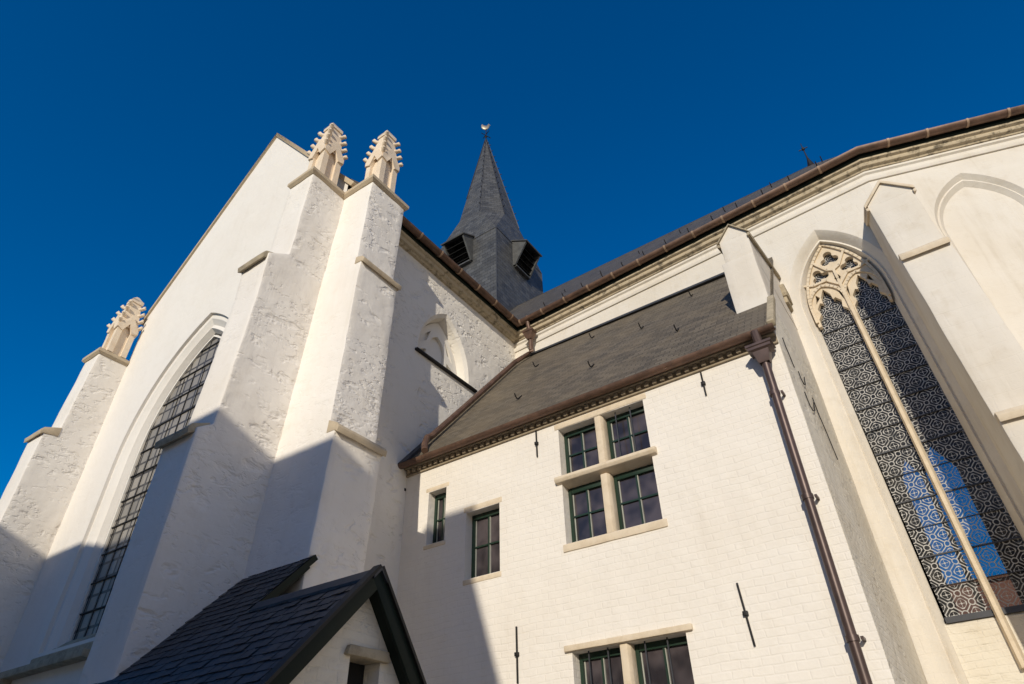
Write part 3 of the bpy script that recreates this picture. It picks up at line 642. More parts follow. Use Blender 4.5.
# --- buttresses
def pinnacle(cx, cy, zb, parent, S=1.0, hw=0.235):
    b = MB(); hz = 0.92*S
    # core with sunk niches on the four faces
    b.box(cx-hw*0.72, cx+hw*0.72, cy-hw*0.72, cy+hw*0.72, zb, zb+hz+0.25)
    for sx_, sy_ in ((-1, -1), (1, -1), (1, 1), (-1, 1)):
        b.box(cx+sx_*hw-(0.13 if sx_ > 0 else 0), cx+sx_*hw+(0.13 if sx_ < 0 else 0), cy+sy_*hw-(0.13 if sy_ > 0 else 0), cy+sy_*hw+(0.13 if sy_ < 0 else 0), zb, zb+hz)
    for k in range(4):
        a = k*math.pi/2; d = Vector((math.cos(a), math.sin(a))); t_ = Vector((-d.y, d.x))
        fn = lambda u, z, q, d=d, t_=t_: (cx+t_.x*u+d.x*q, cy+t_.y*u+d.y*q, z)
        b.prism([(-hw-0.02, zb+hz-0.10), (-hw*0.5, zb+hz-0.16), (0, zb+hz+0.10), (hw*0.5, zb+hz-0.16), (hw+0.02, zb+hz-0.10), (hw+0.02, zb+hz), (0, zb+hz+0.42*S), (-hw-0.02, zb+hz)], fn, hw-0.06, hw+0.035)
    zt = zb+hz+0.98*S; wb, wt = hw*1.0, 0.12
    v0 = [(cx+i*wb, cy+j*wb, zb+hz) for i, j in ((-1, -1), (1, -1), (1, 1), (-1, 1))]; v1 = [(cx+i*wt, cy+j*wt, zt) for i, j in ((-1, -1), (1, -1), (1, 1), (-1, 1))]
    L = b.loft([v0, v1]); b.bm.faces.new(L[1])
    # finial block with a small gabled cap
    b.box(cx-0.15, cx+0.15, cy-0.15, cy+0.15, zt-0.03, zt+0.07)
    q0 = [(cx+i*0.15, cy+j*0.15, zt+0.07) for i, j in ((-1, -1), (1, -1), (1, 1), (-1, 1))]; q1 = [(cx+i*0.03, cy+j*0.03, zt+0.24) for i, j in ((-1, -1), (1, -1), (1, 1), (-1, 1))]
    L = b.loft([q0, q1]); b.bm.faces.new(L[1])
    b.rough(0.2, 0.006, 5, 0.006); p = b.build('pinnacle', M['pinnacle'], parent, angle=40)
    for i, j in ((-1, -1), (1, -1), (1, 1), (-1, 1)):
        for k in range(4):
            f = 0.08+0.245*k; r_ = wb+(wt-wb)*f; z = zb+hz+(zt-zb-hz)*f
            c_ = MB(); base = Vector((cx+i*r_, cy+j*r_, z)); o_ = Vector((i, j, 0)).normalized()
            c_.tube([base-o_*0.06, base+o_*0.03+Vector((0, 0, 0.02)), base+o_*0.075+Vector((0, 0, 0.06)), base+o_*0.07+Vector((0, 0, 0.115))], [0.05, 0.046, 0.052, 0.022], 8)
            c_.build('crocket', M['pinnacle'], p, angle=60)
    return p
def cap_slab(x0, x1, y0, y1, z, h=0.13, ov=0.07):
    b = MB(); b.loft([[(x0-ov+0.05, y0-ov+0.05, z-0.05), (x1+ov-0.05, y0-ov+0.05, z-0.05), (x1+ov-0.05, y1+ov-0.05, z-0.05), (x0-ov+0.05, y1+ov-0.05, z-0.05)],
                      [(x0-ov, y0-ov, z), (x1+ov, y0-ov, z), (x1+ov, y1+ov, z), (x0-ov, y1+ov, z)], [(x0-ov, y0-ov, z+h*0.6), (x1+ov, y0-ov, z+h*0.6), (x1+ov, y1+ov, z+h*0.6), (x0-ov, y1+ov, z+h*0.6)],
                      [(x0+0.08, y0+0.08, z+h+0.06), (x1-0.08, y0+0.08, z+h+0.06), (x1-0.08, y1-0.08, z+h+0.06), (x0+0.08, y1-0.08, z+h+0.06)]])
    vs_ = list(b.bm.verts); b.bm.faces.new(vs_[:4][::-1]); b.bm.faces.new(vs_[12:16]); return b
# first corner buttress: runs out from the gable wall
b = MB(); b.prism([(5.7, 0), (3.84, 0), (3.92, 6.20), (4.12, 6.34), (4.21, 8.7), (4.20, 9.80), (4.57, 10.06), (4.62, 12.42), (5.7, 12.42)], lambda y, z, x: (x-(0.07 if z < 6.3 and x < -8.2 else 0), y, z), -8.60, -7.88)
bt1 = b.rough(0.16, 0.016, 1.4, 0.02).build('buttress', M['rough'], church, label='corner buttress beside the great window')
lg = MB(); lg.prism([(4.5, 9.98), (4.5, 9.72), (4.19, 9.70), (4.13, 9.66), (4.11, 9.76), (4.16, 9.83)], lambda y, z, x: (x, y, z), -8.62, -7.91); lg.rough(0.2, 0.008, 3, 0.01).build('weathering', M['ledge'], bt1)
lg = MB(); lg.prism([(4.1, 6.36), (4.1, 6.12), (3.90, 6.12), (3.83, 6.07), (3.81, 6.17), (3.86, 6.24)], lambda y, z, x: (x, y, z), -8.70, -7.91); lg.rough(0.2, 0.008, 3, 0.01).build('weathering', M['ledge'], bt1)
cap_slab(-8.53, -7.88, 4.62, 5.42, 12.44).rough(0.3, 0.006, 3, 0).build('cap_stone', M['tan'], bt1)
pinnacle(-8.14, 4.99, 12.55, bt1)
# second corner buttress: runs out from the side wall
def sh2(y, z): return y-0.045*(11.5-z)*(1 if z < 11.5 else 0)
b = MB(); b.prism([(-8.1, 0), (-6.60, 0), (-6.63, 6.36), (-6.78, 6.48), (-6.90, 9.75), (-6.90, 10.04), (-7.03, 10.14), (-7.05, 12.42), (-8.1, 12.42)], lambda x, z, y: (x, sh2(y, z), z), 5.46, 6.40)
bt2 = b.rough(0.16, 0.018, 1.4, 0.02).build('buttress', M['rough'], church, label='corner buttress running out toward the low annexe')
lg = MB(); lg.prism([(-7.06, 10.16), (-7.06, 9.98), (-6.89, 9.97), (-6.84, 9.93), (-6.82, 10.02), (-6.87, 10.09)], lambda x, z, y: (x, sh2(y, z), z), 5.45, 6.45); lg.rough(0.2, 0.008, 3, 0.01).build('weathering', M['tan'], bt2)
lg = MB(); lg.prism([(-6.80, 6.54), (-6.80, 6.32), (-6.62, 6.31), (-6.57, 6.27), (-6.55, 6.36), (-6.60, 6.43)], lambda x, z, y: (x, sh2(y, z), z), 5.45, 6.45); lg.rough(0.2, 0.008, 3, 0.01).build('weathering', M['tan'], bt2)
cap_slab(-7.92, -7.05, 5.46, 6.40, 12.44).rough(0.3, 0.006, 3, 0).build('cap_stone', M['tan'], bt2)
pinnacle(-7.29, 5.84, 12.55, bt2)
# far-left buttress
b = MB(); b.prism([(5.7, 0), (4.40, 0), (4.42, 9.0), (4.70, 9.16), (4.78, 11.36), (5.7, 11.36)], lambda y, z, x: (x, y, z), -16.15, -15.48)
bt3 = b.rough(0.2, 0.016, 1.4, 0.02).build('buttress', M['rough'], church, label='far left buttress with a single pinnacle')
lg = MB(); lg.prism([(4.72, 9.20), (4.72, 8.98), (4.41, 8.94), (4.36, 8.90), (4.34, 9.0), (4.40, 9.08)], lambda y, z, x: (x, y, z), -16.20, -15.46); lg.rough(0.2, 0.008, 3, 0.01).build('weathering', M['tan'], bt3)
cap_slab(-16.15, -15.48, 4.78, 5.42, 11.38).rough(0.3, 0.006, 3, 0).build('cap_stone', M['tan'], bt3)
pinnacle(-15.64, 5.12, 11.48, bt3, 0.92)
# choir buttress B with a saddle-back top
LB = 0.028
def bx(x, z): return x+LB*(10.4-z)
def saddle(mb, x0, x1, y0, y1, zb, ze, zr, lean=0.0, rise=0.0, z0=10.4):
    f = lambda x, z, y: (x+lean*(z0-z), y, z+(rise*(y-y0) if z >= ze else 0))
    mb.prism([(x0, zb), (x1, zb), (x1, ze), ((x0+x1)/2, zr), (x0, ze)], f, y0, y1)
b = MB(); b.prism([(11.6, 0), (9.45, 0), (9.45, 5.78), (9.70, 5.92), (9.70, 8.87), (9.90, 8.98), (9.90, 10.35), (11.6, 10.35)], lambda y, z, x: (bx(x, z), y, z), 0.90, 1.60)
btB = b.rough(0.2, 0.010, 1.4, 0.015).build('buttress', M['choirwall'], church, label='buttress right of the tall traceried window')
b = MB(); saddle(b, 0.90, 1.60, 9.90, 11.6, 10.30, 10.36, 10.74, LB, 0.62); b.build('gabled_top', M['choirwall'], btB)
def saddle_coping(x0, x1, y0, y1, ze, zr, parent, mat, lean=0.0, th=0.10, ov=0.06, rise=0.0, z0=10.4):
    mb = MB(); f = lambda x, z, y: (x+lean*(z0-z), y, z+rise*(y-y0)); xm = (x0+x1)/2; m_ = (zr-ze)/(xm-x0)
    mb.prism([(x0-ov, ze-ov*m_), (xm, zr), (x1+ov, ze-ov*m_), (x1+ov, ze-ov*m_+th), (xm, zr+th), (x0-ov, ze-ov*m_+th)], f, y0-ov, y1)
    # roll under the eaves
    for xa, xb in ((x0-ov, x0), (x1, x1+ov)):
        mb.prism([(xa, ze-ov*m_-0.07), (xb, ze-ov*m_-0.07), (xb, ze-ov*m_-0.003), (xa, ze-ov*m_-0.003)], f, y0-ov, y1)
    mb.build('coping', mat, parent, bevel=0.012)
saddle_coping(0.90, 1.60, 9.90, 11.6, 10.36, 10.74, btB, M['pale'], LB, 0.08, 0.05, 0.62)
for zl, yl in ((8.86, 9.70), (5.76, 9.45)):
    lg = MB(); lg.prism([(yl+0.21, zl+0.16), (yl+0.21, zl-0.03), (yl-0.005, zl-0.03), (yl-0.06, zl-0.07), (yl-0.075, zl+0.02), (yl-0.02, zl+0.09)], lambda y, z, x: (bx(x, z), y, z), 0.90, 1.60)
    lg.rough(0.2, 0.006, 3, 0.01).build('weathering', M['pale'], btB)
# choir buttress C rising through the annexe roof
b = MB(); b.box(-1.53, -0.99, 8.72, 11.5, 6.0, 9.40); b.box(-1.47, -0.99, 8.76, 11.5, 9.40, 9.92)
btC = b.rough(0.2, 0.010, 1.4, 0.012).build('buttress', M['choirwall'], church, label='buttress block rising through the annexe roof')
b = MB(); saddle(b, -1.47, -0.99, 8.76, 11.5, 9.9, 9.925, 10.22, 0.0, 0.36); b.build('gabled_top', M['choirwall'], btC)
saddle_coping(-1.47, -0.99, 8.76, 11.5, 9.93, 10.22, btC, M['ledge'], 0, 0.035, 0.05, 0.36)
lg = MB(); lg.box(-0.995, -0.90, 10.95, 11.4, 10.0, 10.30); lg.box(-0.995, -0.93, 10.98, 11.4, 9.85, 10.0); lg.build('weathering', M['ledge'], btC, bevel=0.02)

# --- spire over the crossing
TX, TY, TH = -11.72, 15.6, 1.62
t = MB()
zb0, z1, z2, zt = 14.0, 20.6, 22.6, 29.4
corners = [(-1, -1), (1, -1), (1, 1), (-1, 1)]
for k in range(4):
    a, b_ = corners[k], corners[(k+1) % 4]
    t.uvquad([(TX+a[0]*TH, TY+a[1]*TH, zb0), (TX+b_[0]*TH, TY+b_[1]*TH, zb0), (TX+b_[0]*TH, TY+b_[1]*TH, z1), (TX+a[0]*TH, TY+a[1]*TH, z1)])
# octagon ring partway up, square corners broached into it
ap = 1.28; tl = ap*math.tan(R(22.5)); tip = (TX-0.10, TY-0.05, zt)
oct_ = [(-tl, -ap), (tl, -ap), (ap, -tl), (ap, tl), (tl, ap), (-tl, ap), (-ap, tl), (-ap, -tl)]
O = [(TX+x, TY+y, z2) for x, y in oct_]; S4 = [(TX+i*(TH+0.015), TY+j*(TH+0.015), z1-0.02) for i, j in corners]
TIPS = [(tip[0]+x*0.035, tip[1]+y*0.035, zt) for x, y in oct_]
for k in range(4):
    a, b_ = S4[k], S4[(k+1) % 4]; o0, o1 = O[2*k], O[2*k+1]; o2 = O[(2*k+2) % 8]
    t.uvquad([a, b_, o1, o0]); t.uvquad([b_, o2, o1])
for k in range(8): t.uvquad([O[k], O[(k+1) % 8], TIPS[(k+1) % 8], TIPS[k]])
spire = t.build('spire', M['slate_dark'], church, angle=10, label='slate-clad spire with louvred dormers and a weathercock')
hp = MB()
for k in range(8): hp.beam(Vector(O[k]).lerp(Vector(TIPS[k]), 0.25 if k == 0 else 0.0), TIPS[k], 0.045, 0.045)
for k in range(4): hp.beam((TX+corners[k][0]*TH, TY+corners[k][1]*TH, zb0), (TX+corners[k][0]*TH, TY+corners[k][1]*TH, z1), 0.03, 0.03, (1, 1, 0))
hp.build('lead_hips', M['lead'], spire)
for k in (1, 2, 3, 4):
    for i in range(1, 14):
        p = Vector(O[k]).lerp(Vector(TIPS[k]), i/14); o_ = Vector((oct_[k][0], oct_[k][1], 0)).normalized()
        ck = MB(); ck.beam(p, p+o_*0.10+Vector((0, 0, 0.05)), 0.025, 0.025); ck.build('climbing_hook', M['iron'], spire)
def dormer(d, t_, zc, parent):
    d, t_ = Vector(d), Vector(t_)
    fn = lambda u, z, q: (TX+t_.x*u+d.x*(TH+q), TY+t_.y*u+d.y*(TH+q), z)
    W_ = 0.52; slope = [(-0.05, zc-0.62), (0.10, zc-0.62), (0.66, zc+0.34), (0.0, zc+0.72)]
    b = MB()
    for ua, ub in ((-W_, -W_+0.07), (W_-0.07, W_)): b.prism(slope, lambda q, z, u: fn(u, z, q), ua, ub)
    b.prism([(-0.03, zc-0.66), (0.14, zc-0.66), (0.14, zc-0.60), (-0.03, zc-0.60)], lambda q, z, u: fn(u, z, q), -W_+0.071, W_-0.071)
    dm = b.build('dormer', M['leadmid'], parent)
    b = MB(); roof_plane(b, [fn(-W_-0.05, zc+0.345, 0.72), fn(W_+0.05, zc+0.345, 0.72), fn(W_+0.05, zc+0.84, -0.15), fn(-W_-0.05, zc+0.84, -0.15)], 0.05); b.build('dormer_roof', M['slate_dark'], parent)
    b = MB(); b.prism([(-W_+0.071, zc-0.598), (W_-0.071, zc-0.598), (W_-0.071, zc+0.60), (-W_+0.071, zc+0.60)], fn, 0.004, 0.02); b.build('dormer_opening', M['black'], parent)
    b = MB()
    for k in range(4):
        z = zc-0.45+0.22*k; b.obox(fn(0, z, 0.10+0.10*k), (t_.x*(W_-0.075), t_.y*(W_-0.075), 0), (d.x*0.07, d.y*0.07, -0.06), (d.x*0.006, d.y*0.006, 0.008))
    b.build('louvres', M['black'], parent)
dormer((0, -1), (1, 0), 20.0, spire); dormer((1, 0), (0, 1), 20.0, spire)
wv = MB(); T = Vector(tip)
wv.tube([T-Vector((0, 0, 0.4)), T, T+Vector((0, 0, 1.0))], [0.07, 0.03, 0.015], 8)
wv.tube([T+Vector((-0.26, 0.1, 0.5)), T+Vector((0.26, -0.1, 0.5))], 0.018, 6); wv.tube([T+Vector((-0.10, -0.26, 0.42)), T+Vector((0.10, 0.26, 0.42))], 0.018, 6)
wv.tube([T+Vector((0, 0, 0.22)), T+Vector((0, 0, 0.30)), T+Vector((0, 0, 0.38))], [0.02, 0.07, 0.02], 8); wv.build('weather_vane', M['iron'], spire)
ckm = MB(); prof = [(-0.30, 0.02), (-0.34, 0.20), (-0.26, 0.30), (-0.16, 0.20), (0.02, 0.17), (0.12, 0.26), (0.18, 0.34), (0.22, 0.28), (0.30, 0.24), (0.22, 0.20), (0.20, 0.06), (0.10, -0.04), (-0.04, -0.08), (-0.18, -0.04)]
ckm.prism(prof, lambda u, z, q: (T.x+u*0.60-q*0.6, T.y+u*0.45+q*0.8, T.z+1.0+z*1.2), -0.03, 0.03); ckm.build('weathercock', M['gold'], spire, bevel=0.008)

# --- choir downpipe from the inner corner down over the annexe roof
rp0 = Vector((0, 7.75, 7.15)); RS = (11.77-7.15)/(11.67-7.75)
def on_roof(x, y, h=0.0): return Vector((x, y-0.76*h, 7.15+RS*(y-7.75)+0.65*h))
hp = MB(); hp.tube([(-7.18, 11.32, 12.80), (-7.18, 11.36, 12.55), (-7.18, 11.40, 12.40)], 0.055, 10)
hp.loft([[(-7.18+i*a, 11.42+j*a*0.8, z) for i, j in corners] for a, z in ((0.06, 12.08), (0.085, 12.12), (0.13, 12.26), (0.13, 12.29), (0.155, 12.30), (0.155, 12.345), (0.10, 12.40))])
pA = on_roof(-7.45, 11.2, 0.12); pB = on_roof(-7.45, 8.25, 0.12)
hp.tube([(-7.18, 11.45, 12.1), (-7.18, 11.47, 11.75), (-7.24, 11.40, 11.62), pA, pB, pB+Vector((0, -0.12, -0.08)), on_roof(-7.40, 8.0, 0.10), on_roof(-7.28, 7.85, 0.05)], 0.062, 10)
hp.build('downpipe', M['copper'], church, label='copper downpipe with a hopper lying down the annexe roof')

# ================================================================== ANNEXE (sacristy)
YF, XL, XR = 8.0, -7.85, -0.98
sac = empty('sacristy', (-4.4, 8.0, 0), 'low white painted brick annexe with slate lean-to roof and green framed windows', 'house')
fx = frame(Vector((0, YF)), Vector((1, 0)))
def rect(x0, x1, z0, z1): return [(x0, z0), (x0, z1), (x1, z1), (x1, z0)]
openings = dict(a=rect(-7.28, -6.88, 5.60, 6.55), b=rect(-6.43, -5.75, 4.86, 5.95), c=rect(-4.57, -3.07, 5.00, 6.88), d=rect(-4.60, -3.02, 1.55, 3.57), e=rect(-6.5, -5.6, 0.9, 3.05))
w = MB(); w.plate([(XL, 0), (XR, 0), (XR, 7.02), (XL, 7.02)], list(openings.values()), fx)
for k, h in openings.items(): w.loft([[fx(a, b, 0) for a, b in h], [fx(a, b, 0.24) for a, b in h]])
w.build('front_wall', M['facade'], sac)
w = MB()
ew = lambda y, z, d=0: (XR-d, y, z)
w.prism([(YF+0.03, 0), (11.3, 0), (11.3, 8.30), (8.74, 8.28), (8.06, 7.42), (YF+0.03, 7.0)], ew, 0.0, 0.30)
w.rough(0.2, 0.010, 1.5, 0.006); w.build('end_wall', M['endwall'], sac)

def casement(parent, x0, x1, z0, z1, cols, rows, d=0.16, putty=True):
    f = MB(); fw_ = 0.055
    for a, b, c_, d_ in ((x0, x0+fw_, z0, z1), (x1-fw_, x1, z0, z1), (x0+fw_, x1-fw_, z0, z0+fw_), (x0+fw_, x1-fw_, z1-fw_*1.5, z1)):
        f.prism(rect(a, b, c_, d_), fx, d, d+0.07)
    f = f.build('frame', M['green'], parent, bevel=0.006)
    g_ = MB(); q = rect(x0+fw_, x1-fw_, z0+fw_, z1-fw_); g_.prism(q, fx, d+0.045, d+0.055); g_.build('pane', M['pane'], parent)
    m_ = MB()
    for i in range(1, cols):
        x = x0+(x1-x0)*i/cols; m_.prism(rect(x-0.013, x+0.013, z0+fw_, z1-fw_*1.5), fx, d+0.012, d+0.044)
    for j in range(1, rows):
        z = z0+(z1-z0)*j/rows; m_.prism(rect(x0+fw_, x1-fw_, z-0.013, z+0.013), fx, d+0.016, d+0.043)
    m_.build('glazing_bars', M['green'], parent)
    if putty:
        p_ = MB(); p_.prism(rect(x0+fw_+0.002, x0+fw_+0.017, z0+fw_, z1-fw_*1.5), fx, d+0.03, d+0.044)
        for i in range(1, cols):
            x = x0+(x1-x0)*i/cols; p_.prism(rect(x+0.014, x+0.024, z0+fw_, z1-fw_*1.5), fx, d+0.02, d+0.0445)
        p_.build('glazing_bead', M['beading'], parent)
def slab(name, x0, x1, z0, z1, d0, d1, mat, parent, amp=0.006):
    b = MB(); b.prism(rect(x0, x1, z0, z1), fx, d0, d1); b.rough(0.15, amp, 3, 0.012); return b.build(name, mat, parent)
# small windows
wa = slab('window', -7.35, -6.82, 6.555, 6.635, -0.006, 0.22, M['pale'], sac); tag(wa, 'narrow window nearest the transept corner')
slab('sill', -7.33, -6.85, 5.525, 5.595, -0.012, 0.2, M['pale'], wa); casement(wa, -7.275, -6.885, 5.602, 6.545, 2, 2)
wb = slab('window', -6.48, -5.70, 5.955, 6.05, -0.006, 0.22, M['pale'], sac); tag(wb, 'single window right of the narrow one')
slab('sill', -6.46, -5.72, 4.775, 4.855, -0.012, 0.2, M['pale'], wb); casement(wb, -6.425, -5.755, 4.862, 5.945, 2, 2)
# four-light window
wc = slab('window', -4.64, -3.01, 6.885, 6.985, -0.012, 0.22, M['pale'], sac); tag(wc, 'four-light stone mullioned window under the eaves')
XM = -3.86
b = MB(); 
for za, zb_ in ((5.0, 5.90), (6.05, 6.88)): b.prism([(-0.075, 0.06), (-0.05, 0.0), (0.05, 0.0), (0.075, 0.06), (0.075, 0.2), (-0.075, 0.2)], lambda x, d, z: fx(XM+x, z, d), za, zb_)
b.rough(0.15, 0.004, 3, 0.01); b.build('mullion', M['pale'], wc)
b = MB(); b.prism([(-0.09, 5.99), (-0.06, 5.945), (0.0, 5.93), (0.2, 5.90), (0.2, 6.05), (0.0, 6.05), (-0.08, 6.035)], lambda d, z, x: fx(x, z, d), -4.66, -2.98); b.rough(0.15, 0.004, 3, 0.008); b.build('transom', M['pale'], wc)
slab('sill', -4.62, -3.01, 4.88, 4.995, -0.02, 0.2, M['pale'], wc)
for x0, x1 in ((-4.565, XM-0.078), (XM+0.078, -3.075)):
    casement(wc, x0, x1, 6.052, 6.875, 2, 2); casement(wc, x0, x1, 5.002, 5.895, 2, 2)
def grille(parent, xs, z0, z1):
    b = MB()
    for x in xs: b.tube([fx(x, z0, 0.08), fx(x, z1, 0.08)], 0.011, 6)
    b.build('grille', M['lead'], parent)
grille(wc, (-3.58, -3.33), 6.05, 6.88)
# ground floor window, only its top is in the picture
wd = slab('window', -4.70, -2.92, 3.575, 3.65, -0.05, 0.22, M['pale'], sac); tag(wd, 'two-light ground floor window with iron bars')
b = MB(); b.prism([(-0.075, 0.06), (-0.05, 0.0), (0.05, 0.0), (0.075, 0.06), (0.075, 0.2), (-0.075, 0.2)], lambda x, d, z: fx(XM+x, z, d), 1.55, 3.57); b.rough(0.2, 0.004, 3, 0.01); b.build('mullion', M['pale'], wd)
slab('sill', -4.70, -2.92, 1.42, 1.545, -0.05, 0.2, M['pale'], wd)
for x0, x1 in ((-4.595, XM-0.078), (XM+0.078, -3.025)): casement(wd, x0, x1, 1.552, 3.565, 2, 3)
grille(wd, (-4.40, -4.12, -3.60, -3.30), 1.55, 3.57)
# doorway behind the porch
de = slab('door', -6.495, -5.605, 0.9, 3.045, 0.14, 0.2, M['dkgreen'], sac); slab('lintel', -6.62, -5.48, 3.055, 3.20, -0.03, 0.2, M['tan'], de)

# dentil cornice, gutter, roof
c = MB(); c.prism([(0.02, 7.00), (-0.035, 7.00), (-0.035, 7.03), (-0.015, 7.032), (-0.015, 7.122), (-0.10, 7.125), (-0.10, 7.16), (0.02, 7.16)], lambda d, z, x: fx(x, z, d), XL, XR)
n_d = 52
for i in range(n_d):
    x = XL+0.05+(XR-XL-0.1)*i/n_d; c.prism(rect(x, x+0.07, 7.044, 7.121), fx, -0.075, -0.016)
c.build('dentil_cornice', M['dentil'], sac, bevel=0.006)
GP = [(XL-0.0, YF), (XR+0.04, YF)]
c = MB(); c.sweep(gutter_prof(0.20, 7.175, 0.074), GP); sg = c.build('gutter', M['copper'], sac)
c = MB(); c.prism([(-0.10, 7.162), (-0.122, 7.162), (-0.122, 7.20), (-0.10, 7.20)], lambda d, z, x: fx(x, z, d), XL, XR); c.build('fascia', M['woodbrown'], sac)
r = MB(); roof_plane(r, [(XL, 7.80, 7.15+RS*0.05), (XR+0.02, 7.80, 7.15+RS*0.05), (XR+0.02, 11.62, 7.15+RS*3.87), (XL, 11.80, 7.15+RS*4.05)], 0.07)
sr = r.build('roof', M['slate_warm'], sac)
vg = MB(); vg.beam(on_roof(XR+0.02, 7.76, 0.02), on_roof(XR+0.02, 8.75, 0.02), 0.10, 0.10); vg.rough(0.2, 0.008, 3, 0.01); vg.build('verge_stone', M['ledge'], sac)
fl = MB(); fl.beam(on_roof(XL+0.11, 7.75, 0.02), on_roof(XL+0.11, 11.55, 0.02), 0.20, 0.05); fl.build('flashing', M['slate_blue'], sac)
ridge = MB(); ridge.beam((XL, 11.66, 7.15+RS*3.90+0.03), (-1.5, 11.30, 7.15+RS*3.62), 0.10, 0.05); ridge.build('top_flashing', M['lead'], sac)
su = Vector((0, 1, RS))
for x, y in ((-2.69, 10.87), (-2.61, 9.0), (-5.11, 10.83), (-4.28, 8.9), (-5.81, 8.74), (-3.6, 10.0), (-6.4, 10.4)): hook(on_roof(x, y), su, sr, 0.15)
# right-hand downpipe with hopper
dp = MB()
dp.tube([(-1.20, 7.76, 7.16), (-1.20, 7.78, 7.04), (-1.20, 7.80, 6.95)], 0.06, 10)
dp.loft([[(-1.20+i*a, 7.83+j*a*0.72, z) for i, j in corners] for a, z in ((0.065, 6.66), (0.08, 6.69), (0.11, 6.84), (0.155, 6.86), (0.155, 6.90), (0.175, 6.91), (0.175, 6.945), (0.05, 6.96))])
dp.tube([(-1.20, 7.845, 6.70), (-1.20, 7.86, 6.5), (-1.22, 7.88, 0.05)], 0.055, 14)
for z in (6.2, 4.75, 3.2, 1.7): dp.tube([(-1.21, 7.87, z-0.03), (-1.21, 7.87, z+0.03)], 0.068, 12); dp.beam((-1.12, 7.87, z), (-1.12, 8.02, z), 0.03, 0.03)
dp.build('downpipe', M['pipe'], sac, bevel=0.0, label='dark copper downpipe with a square hopper at the right end')
# iron wall anchors
def anchor(x, z0, z1, dx=0.0):
    b = MB(); b.beam(fx(x-dx, z1, -0.02), fx(x+dx, z0, -0.02), 0.022, 0.022, (0, 1, 0)); b.beam(fx(x-0.03, (z0+z1)/2, -0.025), fx(x+0.03, (z0+z1)/2, -0.025), 0.04, 0.05); b.build('wall_anchor', M['iron'], sac, bevel=0.004)
anchor(-2.26, 3.30, 4.0, 0.02); anchor(-5.46, 3.30, 4.02); anchor(-4.98, 6.52, 7.0); anchor(-7.87, 6.52, 7.0); anchor(-2.115, 6.58, 6.98)
def side_anchor(pts):
    b = MB(); b.tube([(XR+0.02, y, z) for y, z in pts], 0.008, 6); b.build('wall_anchor', M['iron'], sac)
side_anchor([(8.43, 7.36), (8.45, 7.2), (8.52, 7.1), (8.56, 7.0), (8.61, 6.93)]); side_anchor([(8.9, 7.03), (8.92, 6.9), (9.05, 6.88), (9.2, 6.95), (9.38, 7.19)])
side_anchor([(8.79, 6.61), (8.85, 6.42), (9.0, 6.4), (9.2, 6.5), (9.42, 6.75)]); side_anchor([(9.5, 6.88), (9.55, 6.6), (9.7, 6.4), (9.9, 6.0)])

# ================================================================== PORCH
por = empty('porch', (-6.3, 4.4, 0), 'small gabled porch with dark slates and dark green bargeboards in front of the church', 'porch')
PX, PRY, PRZ, PEY, PEZ, PS = -4.62, 4.45, 3.69, 3.40, 2.60, 1.09; PSB = 1.32; PBY = PRY+(PRY-PEY)*PS/PSB
# roof covered with real slates: rows of separate, slightly uneven tiles
def slates(mb, x0, x1, ylow, zlow, length, rowh=0.13, wd=0.17, sgn=1, ps=1.09):
    """courses up a slope that rises toward +Y*sgn from (ylow,zlow)"""
    u = Vector((0, sgn*1.0, ps)).normalized(); n = Vector((0, -sgn*ps, 1)).normalized()
    rows = int(length/rowh)
    for i in range(rows+1):
        s0 = i*rowh; s1 = min(s0+rowh*1.35, length)
        x = x0-(wd/2 if i % 2 else 0)-random.random()*0.03
        while x < x1:
            xa, xb = max(x+0.005, x0), min(x+wd-0.005+random.uniform(-0.010, 0.004), x1); x += wd
            if xb-xa < 0.02: continue
            j = random.uniform(-0.012, 0.010); h = random.uniform(0.010, 0.022)
            a = Vector((0, ylow, zlow))+u*(s0+j)+n*h; b = Vector((0, ylow, zlow))+u*s1+n*0.004; a2 = a-n*0.009
            mb.face([(xa, a.y, a.z), (xb, a.y, a.z), (xb, b.y, b.z), (xa, b.y, b.z)]); mb.face([(xa, a2.y, a2.z), (xb, a2.y, a2.z), (xb, a.y, a.z), (xa, a.y, a.z)])
r = MB()
SL = math.hypot(PRY-PEY, (PRY-PEY)*PS)
ZEV = PRZ-PS*(PRY-PEY)
slates(r, -8.6, PX-0.02, PEY, ZEV, SL)
slates(r, -8.6, -6.55, PRY-0.02, PRZ-0.02*PS, math.hypot(0.75, 0.75*PS))
slates(r, -6.52, PX-0.02, PBY, ZEV, math.hypot(PBY-PRY, PRZ-ZEV), sgn=-1, ps=PSB)
und = MB()
roof_plane(und, [(-8.6, PEY, ZEV-0.003), (PX-0.03, PEY, ZEV-0.003), (PX-0.03, PRY, PRZ-0.003), (-8.6, PRY, PRZ-0.003)], 0.07)
roof_plane(und, [(PX-0.03, PBY, ZEV-0.003), (-6.5, PBY, ZEV-0.003), (-6.5, PRY, PRZ-0.003), (PX-0.03, PRY, PRZ-0.003)], 0.07)
roof_plane(und, [(-8.6, PRY-0.01, PRZ-0.012), (-6.56, PRY-0.01, PRZ-0.012), (-6.56, 5.2, PRZ+PS*0.75-0.003), (-8.6, 5.2, PRZ+PS*0.75-0.003)], 0.07)
rf = r.build('roof', M['slate_blue'], por, angle=20)
und.build('roof_boards', M['dkgreen'], rf)
rd = MB()
for i in range(12):
    x = -6.45+i*0.154; rd.prism([(-0.09, -0.10), (0, 0.0), (0.09, -0.10), (0.09, -0.07), (0, 0.035), (-0.09, -0.07)], lambda y, z, q: (q, PRY+y, PRZ+0.02+z), x, x+0.165)
rd.build('ridge_tiles', M['slate_blue'], rf)
bb = MB()
